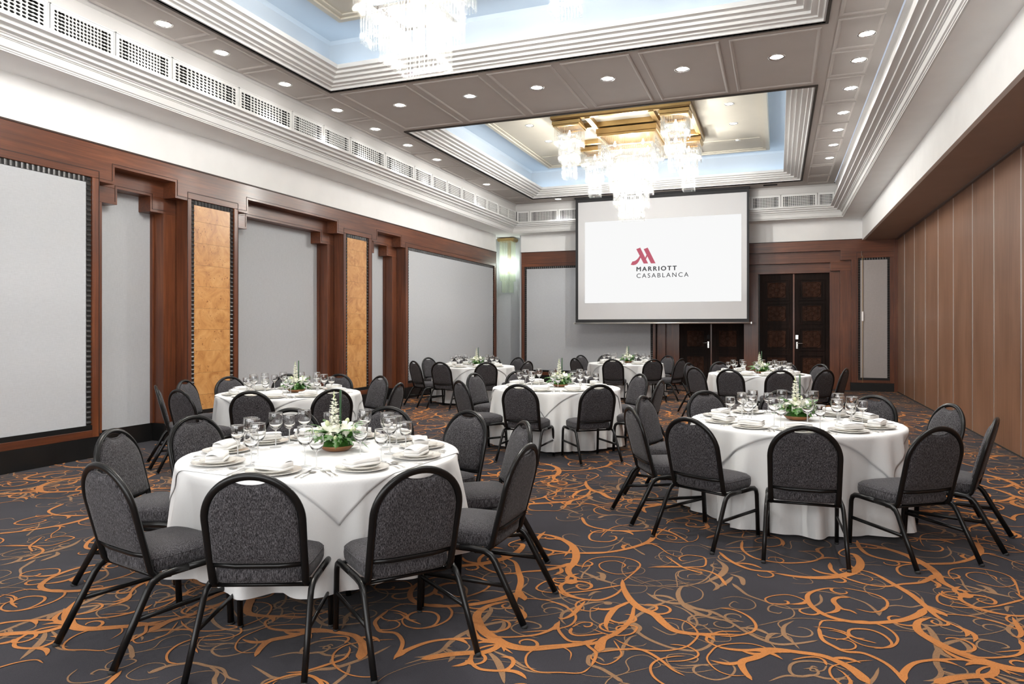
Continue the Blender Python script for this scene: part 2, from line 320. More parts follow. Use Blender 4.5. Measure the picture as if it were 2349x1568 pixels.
STROKES = [
('O',20,50,12,[(-92,440),(-88,425),(-81,409),(-73,398),(-64,392),(-58,383),(-51,375),(-43,374),(-35,376),(-18,382)]),
('O',12,26,10,[(-89,427),(-90,415),(-95,404),(-101,400),(-110,400),(-119,405),(-124,412),(-125,418),(-122,424),(-115,427),(-109,425),(-107,420),(-109,415),(-113,415),(-116,419),(-114,422),(-111,421)]),
('O',10,14,10,[(-132,410),(-125,408),(-119,402),(-110,399)]),
('O',20,35,8,[(-80,406),(-83,400),(-86,393),(-87,381),(-86,369),(-83,362)]),
('O',15,30,60,[(-77,401),(-75,384),(-76,371),(-79,360),(-83,352),(-83,344),(-82,337)]),
('O',10,14,8,[(-142,387),(-133,390),(-124,390),(-113,385),(-106,378),(-103,370),(-104,361),(-111,353),(-119,348),(-126,344)]),
('O',20,60,30,[(-146,381),(-154,372),(-156,359),(-151,348),(-144,339),(-134,332),(-126,328),(-116,328),(-105,334),(-93,342),(-86,351)]),
('O',12,20,22,[(-129,328),(-135,324),(-139,317),(-137,307),(-131,301),(-124,301),(-118,304),(-117,311),(-120,316),(-125,315)]),
('T',10,35,6,[(-134,319),(-127,313),(-121,305),(-114,292)]),
('T',10,20,4,[(-131,320),(-121,316),(-111,310),(-105,310)]),
('T',6,15,4,[(-117,311),(-108,307),(-97,308)]),
('O',20,16,10,[(-102,359),(-101,353),(-97,351),(-91,354),(-84,359)]),
('O',12,10,14,[(-102,360),(-99,367),(-94,369),(-93,365),(-95,363),(-97,364)]),
('O',8,12,10,[(-62,387),(-53,390),(-45,387),(-39,376),(-40,365),(-44,356),(-53,349),(-63,347),(-72,350),(-78,354)]),
('O',8,9,8,[(-78,352),(-73,343),(-71,337),(-73,329),(-77,325),(-83,328),(-85,333)]),
('T',6,24,10,[(-106,362),(-110,367),(-112,376),(-108,385),(-101,396),(-92,401)]),
('O',10,14,12,[(-18,386),(-28,382),(-33,375),(-34,369),(-29,364),(-23,363),(-17,364)]),
('T',5,7,9,[(-27,339),(-37,332),(-44,332),(-49,338),(-50,345),(-45,349),(-39,350),(-36,347),(-37,343),(-41,342)]),
('O',10,12,6,[(-91,435),(-89,446),(-86,465),(-88,475),(-96,481),(-108,481),(-118,474),(-122,463),(-121,449)]),
('O',6,9,12,[(-87,468),(-88,456),(-97,448),(-107,452),(-112,461),(-110,469),(-103,473),(-96,468),(-96,461)]),
('O',20,55,30,[(-176,515),(-161,513),(-149,505),(-139,493),(-132,476),(-129,460),(-129,446),(-124,435),(-116,431)]),
('O',50,20,30,[(-129,460),(-135,449),(-142,439),(-153,432),(-163,424),(-174,424),(-186,433),(-192,445),(-192,460)]),
('T',6,30,12,[(-122,446),(-114,441),(-105,435),(-93,430)]),
('T',12,8,6,[(-89,431),(-80,433),(-70,436),(-59,443),(-51,450)]),
('T',6,8,6,[(-81,434),(-75,443),(-64,449),(-56,447),(-44,439),(-42,426),(-48,416),(-57,412),(-67,417),(-69,427),(-65,436)]),
('T',10,35,10,[(-74,423),(-66,415),(-58,412),(-51,413),(-44,409),(-33,406),(-22,395)]),
('T',4,12,10,[(-41,490),(-40,475),(-44,455),(-53,443),(-66,436)]),
('T',6,45,6,[(-40,502),(-33,488),(-34,472),(-39,460),(-43,451)]),
('T',5,8,10,[(-41,459),(-52,454),(-59,457),(-60,467),(-54,473),(-47,472),(-47,466),(-51,465)]),
('T',5,8,6,[(-61,483),(-72,483),(-78,497),(-74,508),(-65,508),(-63,502),(-68,498),(-69,506)]),
('O',14,16,14,[(-98,552),(-122,543),(-133,537),(-135,525),(-132,515),(-127,512),(-118,514),(-114,522),(-116,529),(-121,528)]),
('O',30,22,12,[(-154,573),(-146,555),(-137,547),(-123,544),(-108,546),(-94,555)]),
('T',4,12,20,[(-114,522),(-103,513),(-93,500),(-87,493)]),
('T',5,7,5,[(-135,494),(-127,484),(-117,485),(-112,496),(-112,509)]),
('O',20,28,20,[(-39,518),(-33,505),(-25,494),(-15,487),(-1,489)]),
('O',20,20,10,[(-25,552),(-24,530),(-16,514),(-4,509),(9,511),(22,520),(29,534),(25,543),(13,539)]),
('O',20,60,30,[(-3,486),(11,484),(25,487),(39,497),(48,511),(52,528),(50,545),(43,546)]),
('O',10,35,50,[(36,472),(27,468),(19,459),(16,449),(18,435),(25,424),(35,420),(47,422),(62,431),(73,444),(78,456)]),
('O',15,40,8,[(48,513),(58,507),(67,490),(74,475),(78,460),(82,443),(87,435),(92,430)]),
('O',10,50,10,[(79,460),(82,453),(85,450),(87,446)]),
('O',10,16,10,[(36,473),(47,471),(56,466),(59,457),(56,445),(49,438),(41,440)]),
('O',12,10,18,[(17,437),(13,445),(6,449),(-2,445),(-7,438),(-5,432),(0,432),(5,434),(5,438),(3,438)]),
('O',20,30,10,[(40,458),(33,455),(30,448),(33,438),(38,436),(41,432)]),
('O',30,90,50,[(101,488),(104,485),(107,483)]),
('O',12,14,20,[(102,490),(94,487),(88,478),(87,467),(93,463),(103,465),(114,471),(122,478),(135,491)]),
('O',10,16,14,[(119,554),(98,544),(81,535),(74,526),(73,515),(77,509),(90,512),(96,521),(94,528),(86,525)]),
('O',30,30,50,[(55,583),(55,566),(59,549),(70,541),(86,540),(106,546),(122,561),(134,583),(136,603),(132,615)]),
('O',10,22,20,[(163,594),(154,607),(145,617),(130,625)]),
('O',20,35,60,[(-27,362),(-15,364),(-3,370),(9,371),(20,371),(28,366),(33,360),(38,349)]),
('O',20,40,20,[(8,371),(-3,367),(-10,358),(-16,351),(-15,343),(-11,334)]),
('O',12,14,8,[(20,406),(23,416),(33,419),(45,423),(54,417),(57,405),(52,393),(42,390),(35,395),(32,404)]),
('O',20,22,20,[(20,406),(21,391),(26,384),(31,380),(39,381),(47,374),(51,365),(53,355)]),
('T',10,35,30,[(69,433),(74,426),(75,411),(74,397),(78,390)]),
('O',40,20,12,[(53,357),(54,366),(60,378),(69,385),(81,390),(91,390),(98,385),(104,381)]),
('O',50,40,15,[(65,360),(74,368),(82,373),(90,377),(94,384),(93,389),(86,388),(82,384)]),
('O',5,30,10,[(120,458),(119,443),(118,435),(115,429),(112,430)]),
('T',5,10,12,[(110,402),(100,403),(93,408),(94,415),(98,419),(105,418),(107,414),(103,411)]),
('T',8,16,12,[(31,359),(20,364),(11,362),(6,357),(5,350),(7,346),(12,347),(17,351),(16,356),(11,354)]),
('T',5,8,14,[(-11,396),(-2,405),(7,415),(8,425),(3,431),(-4,428),(-5,420),(0,418),(2,421)]),
('T',5,8,8,[(-32,428),(-24,435),(-15,433),(-12,425),(-15,418),(-22,416),(-26,420),(-24,427),(-21,425)]),
('T',5,8,6,[(27,415),(18,417),(7,413),(0,404),(3,393),(-1,385),(-8,383),(-16,391),(-11,398)]),
('T',10,35,20,[(-29,474),(-22,469),(-20,456)]),
('T',10,30,20,[(-27,470),(-30,458),(-34,448)]),
('O',12,16,10,[(-31,414),(-23,414),(-15,407),(-11,396),(-13,387),(-21,379),(-28,376)]),
('T',12,24,12,[(-30,399),(-23,395),(-16,387),(-8,380),(0,377),(10,382),(19,389)]),
('T',5,7,5,[(48,493),(57,496),(62,488),(58,479),(50,476),(40,482)]),
('T',5,12,6,[(95,518),(107,518),(107,501),(110,493),(122,506)]),
('T',5,40,10,[(114,508),(119,505),(122,493)]),
('T',5,6,5,[(53,415),(66,418),(81,419),(97,425),(111,437),(121,453),(122,468)])]
# ================================================================= ROOM SHELL
floor = obj('floor', B(-8.9, XR+0.1, YF-0.1, 21.0, -0.1, 0.0), carpet_grey, kind='structure')

# ---- carpet scroll work, flat pile inlay of the floor
def ribbon(mb, pts, w0, w1, w2, z):
    P = smooth_path([(x, y, 0) for x, y in pts], 7); m = len(P)
    d = [0.0]
    for i in range(1, m): d.append(d[-1]+(P[i]-P[i-1]).length)
    T = d[-1] or 1; vs = []; ok = True
    for i in range(m):
        t = d[i]/T; w = (w0+(w1-w0)*math.sin(min(1, t*2)*PI/2)) if t < 0.5 else (w2+(w1-w2)*math.sin(min(1, (1-t)*2)*PI/2))
        e = min(1, t*16+0.12, (1-t)*16+0.12); w *= e
        tg = (P[min(i+1, m-1)]-P[max(0, i-1)]).normalized(); nn = Vector((-tg.y, tg.x, 0))
        for sg in (-0.5, 0.5):
            q = P[i]+nn*w*sg; vs.append((q.x, q.y, z+0.00006*t))
    fs = [(2*i, 2*i+2, 2*i+3, 2*i+1) for i in range(m-1)]
    fs = [f for f in fs if all(XL-0.1 < vs[k][0] < XR-0.02 and YF+0.1 < vs[k][1] < YB-0.03 for k in f)]
    if fs: mb.add(vs, fs)
    return P, d, T
def curl(mb, p, ang, size, w, z, hand):
    """small hooked spur"""
    pts = []
    for k in range(9):
        t = k/8; r = size*(1-0.62*t); a = ang+hand*t*4.4
        pts.append((p[0]+size*math.cos(ang-hand*PI/2)*-1+r*math.cos(a-hand*PI/2), p[1]+size*math.sin(ang-hand*PI/2)*-1+r*math.sin(a-hand*PI/2)))
    ribbon(mb, pts, w, w*0.8, w*0.35, z)
def leaf(mb, p, ang, size, w, z):
    q = [(p[0]+math.cos(ang)*size*t-math.sin(ang)*size*0.22*math.sin(t*PI), p[1]+math.sin(ang)*size*t+math.cos(ang)*size*0.22*math.sin(t*PI)) for t in (0, .25, .5, .75, 1)]
    ribbon(mb, q, w*0.5, w, 0.002, z)
mo, mt = MB(), MB()
TRACED = [(c, a, b, d, p, 0) for c, a, b, d, p in STROKES]
for c, a, b, d, p in STROKES:      # finer tan layer of the print: the same scrolls mirrored and smaller
    if b <= 24: TRACED.append(('T', max(3, a*0.6), max(5, b*0.6), max(3, d*0.6), [(int(-x*0.8+95), int(y*0.8+150)) for x, y in p], 1))
    elif b >= 35: TRACED.append(('T', a*0.5, b*0.55, d*0.5, [(int(-x*0.7-20), int(y*0.7+60)) for x, y in p], 1))
for c, a, b, d, p in STROKES:      # and turned half round between the large motifs
    if b <= 26: TRACED.append(('O' if b > 11 else 'T', a*0.75, b*0.8, d*0.75, [(int(-x*0.85+65), int(-y*0.85+1000)) for x, y in p], 2))
V1, V2 = (2.247, 0.607), (-0.95, 2.72)
srnd = random.Random(3)
for i in range(-6, 8):
    for j in range(-3, 8):
        ox = V1[0]*i+V2[0]*j; oy = V1[1]*i+V2[1]*j
        if not (-11 < ox < 6 and -6.5 < oy < 17.5): continue
        flip = 0
        for kz, (c, a, b, d, pts, lay) in enumerate(TRACED):
            mb = mo if c == 'O' else mt; z = (0.0025 if c == 'O' else (0.0014 if lay == 0 else 0.0004))+kz*0.000006+((i*3+j) % 5)*0.00007
            pp = [(x/100+ox, y/100+oy) for x, y in pts]
            P, dd, T = ribbon(mb, pp, a/1000, b/1000, d/1000, z)
            if b >= 20 and T > 0.35:
                r2 = random.Random(pts[0][0]*31+pts[0][1])
                for s_ in range(1+int(T/0.45)):
                    k = r2.randrange(3, len(P)-3); tg = P[k+1]-P[k]; an = math.atan2(tg.y, tg.x); hd = r2.choice((-1, 1))
                    if r2.random() < 0.55: curl(mb, (P[k].x, P[k].y), an+hd*0.5, 0.05+0.06*r2.random(), min(0.02, b/1800), z+0.0001+0.00003*s_, hd)
                    else: leaf(mb, (P[k].x, P[k].y), an+hd*0.6, 0.12+0.1*r2.random(), 0.028, z+0.00015+0.00003*s_)
obj('orange_scroll_pattern', mo, carpet_orange, floor, kind='stuff')
obj('tan_scroll_pattern', mt, carpet_tan, floor, kind='stuff')

# ---- ceiling slab with two tray openings
c = MB()
def ceil_rect(x0, x1, y0, y1): c.box(x0, x1, y0, y1, Z_CEIL, Z_CEIL+0.04)
XA, XB = -7.20, 1.30
YC = 19.20
(tx0, tx1, ta0, ta1), (_, _, tb0, tb1) = TRAY
ceil_rect(XA, tx0, YF, YC); ceil_rect(tx1, XB, YF, YC)
ceil_rect(tx0, tx1, YF, ta0); ceil_rect(tx0, tx1, ta1, tb0); ceil_rect(tx0, tx1, tb1, YC)
ceiling = obj('ceiling', c, ceil_paint, kind='structure')
# picture-frame mouldings on the flat ceiling: one per coffer panel
def frame_rect(x0, x1, y0, y1, z=Z_CEIL, w=0.045, h=0.016):
    m = MB(); m.rect_loft(x0, x1, y0, y1, [(0, z), (0, z-h*0.6), (w*0.35, z-h), (w*0.7, z-h*0.7), (w, z-0.003), (w, z)])
    return m
def coffers(name, rects):
    for r in rects: obj(name, frame_rect(*r), ceil_paint, ceiling)
ycut = [1.9, 3.1, 4.3, 5.55, 6.83, 7.93, 9.22, 10.47, 11.67, 12.9, 14.2, 15.55, 16.95, 18.2, 19.0]
coffers('coffer_moulding', [(-7.10, -6.52, a+0.05, b-0.05) for a, b in zip(ycut[:-1], ycut[1:])])
ycr = [1.9, 3.1, 4.3, 5.5, 6.75, 7.85, 9.0, 10.07, 11.1, 12.35, 13.55, 14.65, 15.77, 16.95, 18.1, 19.0]
coffers('coffer_moulding', [(0.66, 1.16, a+0.05, b-0.05) for a, b in zip(ycr[:-1], ycr[1:])])
xcut = [-6.38, -5.11, -3.94, -2.85, -1.78, -0.64, 0.55]
coffers('coffer_moulding', [(a+0.06, b-0.06, 9.22, 11.24) for a, b in zip(xcut[:-1], xcut[1:])])

# ---- trays: stepped crown, cove, inner panel
STEP = [(0.0, 0.0), (0.0, 0.018), (0.022, 0.018), (0.022, 0.045), (0.035, 0.052), (0.085, 0.052), (0.085, 0.062), (0.095, 0.07), (0.165, 0.07),
        (0.165, 0.105), (0.245, 0.105), (0.245, 0.14), (0.325, 0.14), (0.325, 0.175), (0.40, 0.175), (0.40, 0.235)]
for k, (x0, x1, y0, y1) in enumerate(TRAY):
    m = MB().rect_loft(x0, x1, y0, y1, [(i, Z_CEIL-0.02+z) for i, z in STEP]+[(0.36, Z_CEIL+0.215), (0.0, Z_CEIL+0.215)])
    t = obj('trim_%d' % (k+1), m, white_trim, kind='structure')
    obj('dark_edge_strip', MB().rect_loft(x0-0.035, x1+0.035, y0-0.035, y1+0.035, [(0, Z_CEIL), (0, Z_CEIL-0.02), (0.035, Z_CEIL-0.022), (0.035, Z_CEIL)]), gap_dark, t)
    cv = MB().rect_loft(x0-0.06, x1+0.06, y0-0.06, y1+0.06, [(0.06, Z_CEIL+0.215), (0.0, Z_CEIL+0.25), (0.0, Z_CEIL+0.72), (0.05, Z_CEIL+0.761), (0.10, Z_CEIL+0.761)])
    px0, px1, py0, py1 = x0+0.70, x1-0.70, y0+0.80, y1-0.80
    cv.box(x0, x1, y0, y1, Z_CEIL+0.762, Z_CEIL+0.80)
    obj('cove', cv, cove_white, t)
    pn = MB().rect_loft(px0, px1, py0, py1, [(0, Z_CEIL+0.77), (0, Z_CEIL+0.63), (0.015, Z_CEIL+0.60), (0.09, Z_CEIL+0.60), (0.09, Z_CEIL+0.625), (0.16, Z_CEIL+0.625), (0.16, Z_CEIL+0.66)])
    pn.box(px0+0.15, px1-0.15, py0+0.15, py1-0.15, Z_CEIL+0.645, Z_CEIL+0.68)
    pan = obj('inner_panel', pn, cream, t)
    for xa in (px0+1.55, px1-1.55): obj('panel_rib', B(xa-0.035, xa+0.035, py0+0.2, py1-0.2, Z_CEIL+0.628, Z_CEIL+0.645), cream, pan)
    for ya in (py0+1.1, py1-1.1): obj('panel_rib', B(px0+0.2, px1-0.2, ya-0.03, ya+0.03, Z_CEIL+0.63, Z_CEIL+0.645), cream, pan)
    # the blue lamps that stand in the cove, behind the crown
    stp = MB()
    for a in ((x0+0.06, x0+0.10, y0+0.1, y1-0.1), (x1-0.10, x1-0.06, y0+0.1, y1-0.1), (x0+0.1, x1-0.1, y0+0.06, y0+0.10), (x0+0.1, x1-0.1, y1-0.10, y1-0.06)):
        stp.box(a[0], a[1], a[2], a[3], Z_CEIL+0.222, Z_CEIL+0.24)
    obj('cove_light_strip', stp, cove_glow, t)
    for (cx, cy, sx, sy, ry, rx) in ((x0+0.17, (y0+y1)/2, 0.05, y1-y0-0.5, -0.35, 0), (x1-0.17, (y0+y1)/2, 0.05, y1-y0-0.5, 0.35, 0),
                                      ((x0+x1)/2, y0+0.17, x1-x0-0.5, 0.05, 0, 0.35), ((x0+x1)/2, y1-0.17, x1-x0-0.5, 0.05, 0, -0.35)):
        ld = bpy.data.lights.new('cove_lamp', 'AREA'); ld.shape = 'RECTANGLE'; ld.size = sx; ld.size_y = sy; ld.energy = P_COVE; ld.color = COVE_COL
        lo = bpy.data.objects.new('cove_lamp', ld); COL.objects.link(lo); lo.location = (cx, cy, Z_CEIL+0.26)
        lo.rotation_euler = (PI+rx, -ry, 0); lo.parent = t

# ---- perimeter: stepped cornice ring, soffit, grille band
COR = [(0.30, 0.285), (0.30, 0.245), (0.225, 0.245), (0.225, 0.205), (0.15, 0.205), (0.15, 0.168), (0.085, 0.168), (0.085, 0.150),
       (0.066, 0.150), (0.066, 0.128), (0.045, 0.128), (0.045, 0.118), (0.03, 0.118), (0.03, 0.036), (0.012, 0.030), (0.012, 0.016), (0.0, 0.012), (0.0, -0.001), (-0.02, -0.001)]
m = MB().rect_loft(X_SOFL, X_SOFR, YF-1, Y_SOFB, [(0.20, Z_CEIL-0.55)]+[(i, Z_SOF+z) for i, z in COR])
cornice = obj('trim_3', m, white_trim, kind='structure')
m = MB()
m.box(-8.9, X_SOFL-0.008, YF, 21.0, Z_SOF, Z_SOF+0.05); m.box(X_SOFL-0.008, X_SOFR+0.008, Y_SOFB+0.008, 21.0, Z_SOF, Z_SOF+0.05); m.box(X_SOFR+0.008, X_BULK+0.02, YF, 21.0, Z_SOF, Z_SOF+0.05)
obj('ceiling_soffit', m, white_wall, kind='structure')
# band above the grilles, with two fine beads
GL, GR, GB = X_SOFL+0.20, X_SOFR-0.20, Y_SOFB-0.20
m = MB().rect_loft(GL, GR, YF-1, GB, [(-0.01, 4.98), (-0.01, 4.995), (-0.03, 5.0), (-0.03, 5.015), (-0.045, 5.02), (-0.045, 5.16), (0.0, 5.20)])
obj('grille_head_band', m, plain('grey_band_paint', (0.56, 0.55, 0.54), 0.7, spec=0.2), cornice)
m = MB().rect_loft(GL-0.12, GR+0.12, YF-1, GB+0.12, [(0, 4.55), (0, 5.25)])
obj('grille_backing', m, vent_dark, cornice)
# backing above the outer edge so that no light leaks
m = MB().rect_loft(XA-0.15, XB+0.15, YF-1, YC+0.15, [(0, 5.0), (0, 5.3)])
obj('ceiling_edge_back', m, white_wall, cornice)

def grille_mesh(wid, hgt, open_n):
    """perforated plate in the x-z plane facing -y: frame plus a screen of round holes and long slots"""
    mb = MB(); fr = 0.045; cols, rows = 16, 7; cw = (wid-2*fr)/cols; rh = (hgt-2*fr)/rows
    def q(x0, x1, z0, z1): mb.add([(x0,0,z0),(x1,0,z0),(x1,0,z1),(x0,0,z1)], [(0,1,2,3)])
    q(0, wid, 0, fr); q(0, wid, hgt-fr, hgt); q(0, fr, fr, hgt-fr); q(wid-fr, wid, fr, hgt-fr)
    for i in range(cols):
        for j in range(rows):
            x0 = fr+i*cw; z0 = fr+j*rh; cx = x0+cw/2; cz = z0+rh/2
            slot = i in (1, 2, cols-3, cols-2); lft = i in (1, cols-3)
            rx = cw*0.42; rz = rh*0.40
            ring = [(cx+rx*math.cos(PI/4*k+PI/8), cz+rz*math.sin(PI/4*k+PI/8)) for k in range(8)]
            if slot:   # waist opening joined to the neighbour
                hw = rz*0.55
                ring = ([(x0+cw, cz-hw), (x0+cw, cz+hw)] if lft else [(cx+rx, cz-rz*0.6), (cx+rx, cz+rz*0.6)])+[(cx+rx*0.3, cz+rz), (cx-rx*0.3, cz+rz)]+ \
                       ([(cx-rx, cz+rz*0.6), (cx-rx, cz-rz*0.6)] if lft else [(x0, cz+hw), (x0, cz-hw)])+[(cx-rx*0.3, cz-rz), (cx+rx*0.3, cz-rz)]
                out = [(x0+cw, z0+rh*0.2), (x0+cw, z0+rh*0.8), (x0+cw, z0+rh), (x0, z0+rh), (x0, z0+rh*0.8), (x0, z0+rh*0.2), (x0, z0), (x0+cw, z0)]
                out[0] = (x0+cw, cz-hw) if lft else (x0+cw, cz-rz*.4); out[1] = (x0+cw, cz+hw) if lft else (x0+cw, cz+rz*.4)
                out[4] = (x0, cz+hw) if not lft else (x0, cz+rz*.4); out[5] = (x0, cz-hw) if not lft else (x0, cz-rz*.4)
            else:
                out = [(x0+cw, cz+rh*.2), (cx+cw*.2, z0+rh), (cx-cw*.2, z0+rh), (x0, cz+rh*.2), (x0, cz-rh*.2), (cx-cw*.2, z0), (cx+cw*.2, z0), (x0+cw, cz-rh*.2)]
                # corners
                for (qx, qz, a, b) in ((x0+cw, z0+rh, 0, 1), (x0, z0+rh, 2, 3), (x0, z0, 4, 5), (x0+cw, z0, 6, 7)):
                    mb.add([(out[a][0],0,out[a][1]), (qx,0,qz), (out[b][0],0,out[b][1])], [(0,1,2)])
                ring = [(cx+rx*math.cos(PI/4*k+PI/8), cz+rz*math.sin(PI/4*k+PI/8)) for k in range(8)]
            vs = [(a, 0, b) for a, b in ring]+[(a, 0, b) for a, b in out]+[(a, 0.012, b) for a, b in ring]
            for k in range(8):
                k2 = (k+1) % 8
                mb.add([vs[k], vs[k2], vs[8+k2], vs[8+k]], [(0,1,2,3)]); mb.add([vs[k], vs[k2], vs[16+k2], vs[16+k]], [(0,1,2,3)])
    # raised rim
    mb.box(0, wid, -0.008, 0, 0, 0.012); mb.box(0, wid, -0.008, 0, hgt-0.012, hgt); mb.box(0, 0.012, -0.008, 0, 0, hgt); mb.box(wid-0.012, wid, -0.008, 0, 0, hgt)
    return mb
GH = 0.36; gz = 4.63
jl = [0.7, 1.9, 3.0, 4.1, 5.17, 5.95, 6.76, 7.93, 9.1, 9.91, 10.7, 11.89, 13.06, 13.88, 14.62, 15.43, 16.22, 17.0, 17.78, 18.56, 19.15]
gname = ['first', 'second', 'third', 'fourth', 'fifth', 'sixth', 'seventh', 'eighth', 'ninth', 'tenth', 'eleventh', 'twelfth', 'thirteenth', 'fourteenth', 'fifteenth', 'sixteenth', 'seventeenth', 'eighteenth']
vis = 0
for a, b in zip(jl[:-1], jl[1:]):
    w = b-a-0.010; me = grille_mesh(w, GH, 0).mesh('vent_grille', white_trim)
    o = bpy.data.objects.new('vent_grille', me); COL.objects.link(o); o.location = (GL, a+0.005, gz); o.rotation_euler = (0, 0, PI/2)
    if a > 4.9:
        vis += 1; n = gname[vis-1]
        tag(o, 'white perforated vent grille in the left wall cornice, %s one from the left edge' % n, 'vent', 'vent grilles along the left cornice')
    else:
        tag(o, 'white perforated vent grille in the left cornice beside the viewer, %s nearest' % ['fourth', 'third', 'second', 'first'][min(3, int((4.2-a)/1.05)) if False else jl.index(a)], 'vent', 'vent grilles along the left cornice beside the viewer')
xb = [-7.12, -6.62, -5.72, -4.85, -3.95, -3.05, -2.15, -1.25, -0.72, 0.02, 0.83, 1.32]
bn = ['at the left corner', 'second from the left corner', 'third from the left corner, beside the screen', None, None, None, None, None, 'just right of the projection screen', 'second right of the projection screen', 'at the right corner']
xb = [-7.12, -6.72, -5.86, -5.0, -4.14, -3.28, -2.42, -1.56, -0.66, 0.06, 0.92, 1.32]
for (a, b), n in zip(zip(xb[:-1], xb[1:]), bn):
    if n is None: continue
    me = grille_mesh(b-a-0.010, GH, 0).mesh('vent_grille', white_trim)
    o = bpy.data.objects.new('vent_grille', me); COL.objects.link(o); o.location = (a+0.005, GB, gz)
    tag(o, 'white perforated vent grille in the back cornice, '+n, 'vent', 'vent grilles along the back cornice')
obj('grille_blank', B(-5.0, -0.66, GB, GB+0.01, gz, gz+GH), white_trim, cornice)
obj('grille_blank', B(GR, GR+0.01, YF, GB, gz, gz+GH), white_trim, cornice)

# ================================================================= LEFT WALL
D1, D2 = XL-0.22, XL-0.44
NICHE = [(6.35, 7.75), (8.75, 11.60), (12.61, 14.02)]
m = MB(); m.box(-8.9, XL-0.44, YF, 19.6, 0, Z_SOF); wall_left = obj('wall_left', m, grey_fabric, kind='structure')
m = MB(); m.box(XL-0.44, XL-0.015, YF, 19.50, Z_WOOD, Z_SOF)
obj('white_upper_wall', m, white_wall, wall_left)
m = MB(); m.box(XL-0.44, XL+0.012, YF, 19.50, Z_WOOD-0.012, Z_WOOD+0.006)
obj('top_edge_line', m, wood_groove, wall_left)
m = MB(); m.box(D1, XL, YF, 19.50, 3.63, Z_WOOD-0.012)
spans = [(YF, 6.35), (7.75, 8.75), (11.60, 12.61), (14.02, 19.50)]
for a, b in spans: m.box(D1, XL, a, b, 3.53, 3.63)
for a, b in NICHE:
    m.box(D1, XL, a, a+0.22, 3.41, 3.63); m.box(D1, XL, b-0.22, b, 3.41, 3.63)
header = obj('wood_header', m, wood_y, wall_left)
# second, set-back layer of each portal
for a, b in NICHE:
    m = MB(); m.box(D2, D1, a+0.0, b-0.0, 3.41, 3.64); m.box(D2, D1, a, a+0.44, 3.20, 3.41); m.box(D2, D1, b-0.44, b, 3.20, 3.41)
    obj('portal_inner_header', m, wood_y, wall_left, bevel=0.003)
    m = MB(); m.box(D2, D1, a, a+0.22, 0.25, 3.20); m.box(D2, D1, b-0.22, b, 0.25, 3.20)
    m.box(D2+0.0, D2+0.05, b-0.25, b-0.22, 0.25, 3.20)
    obj('portal_inner_jamb', m, wood_z, wall_left, bevel=0.003)
    m = MB(); m.box(D2, D2+0.012, a+0.2, b-0.2, 0, 0.25); m.box(D2, D1+0.012, a, a+0.225, 0, 0.25); m.box(D2, D1+0.012, b-0.225, b, 0, 0.25)
    obj('baseboard', m, black_base, wall_left)
# inlaid bead line round each portal opening
for a, b in NICHE:
    m = MB(); t = 0.006; z0 = 0.25
    def vb(y, za, zb): m.box(XL-0.002, XL+0.004, y-t/2, y+t/2, za, zb)
    def hb(z, ya, yb): m.box(XL-0.002, XL+0.004, ya, yb, z-t/2, z+t/2)
    e = 0.035
    hb(3.63+e, a+0.22-e, b-0.22+e); vb(a+0.22-e, 3.41+e, 3.63+e); vb(b-0.22+e, 3.41+e, 3.63+e); hb(3.41+e, a-e, a+0.22-e); hb(3.41+e, b-0.22+e, b+e)
    t2 = 0.006
    m.box(D1-0.002, D1+0.004, a+0.44-e, b-0.44+e, 3.41+e, 3.416+e); m.box(D1-0.002, D1+0.004, a+0.44-e, a+0.446-e, 3.2+e, 3.41+e); m.box(D1-0.002, D1+0.004, b-0.446+e, b-0.44+e, 3.2+e, 3.41+e)
    m.box(D1-0.002, D1+0.004, b-0.44+e, b-0.22+e, 3.2+e, 3.206+e)
    obj('inlay_line', m, wood_groove, wall_left)

def fluted(mb, axis, fixed0, fixed1, a, b, plane, sgn, along, pitch=0.062):
    """strip of half-round ribs on a wall. along: 'u' (horizontal) or 'z'; plane: x or y of the face; sgn: side it sticks out"""
    n = max(1, int(round((b-a)/pitch))); p = (b-a)/n; w = p*0.62
    for k in range(n):
        c0 = a+(k+0.5)*p; vs = []; N = 5
        for e in (fixed0, fixed1):
            for q in range(N):
                t = PI*q/(N-1); u = c0-math.cos(t)*w/2; h = plane+sgn*math.sin(t)*0.016
                pt = (u, e) if along == 'u' else (e, u)
                vs.append((h, pt[0], pt[1]) if axis == 'x' else (pt[0], h, pt[1]))
        fs = [(q, q+1, N+q+1, N+q) for q in range(N-1)]+[tuple(range(N)), tuple(range(2*N-1, N-1, -1))]
        mb.add(vs, fs)
flute_m = plain('pewter_fluted_trim', (0.060, 0.058, 0.058), 0.33, 0.35, var=0.2)
flute_back = plain('fluted_trim_ground', (0.010, 0.010, 0.010), 0.6)
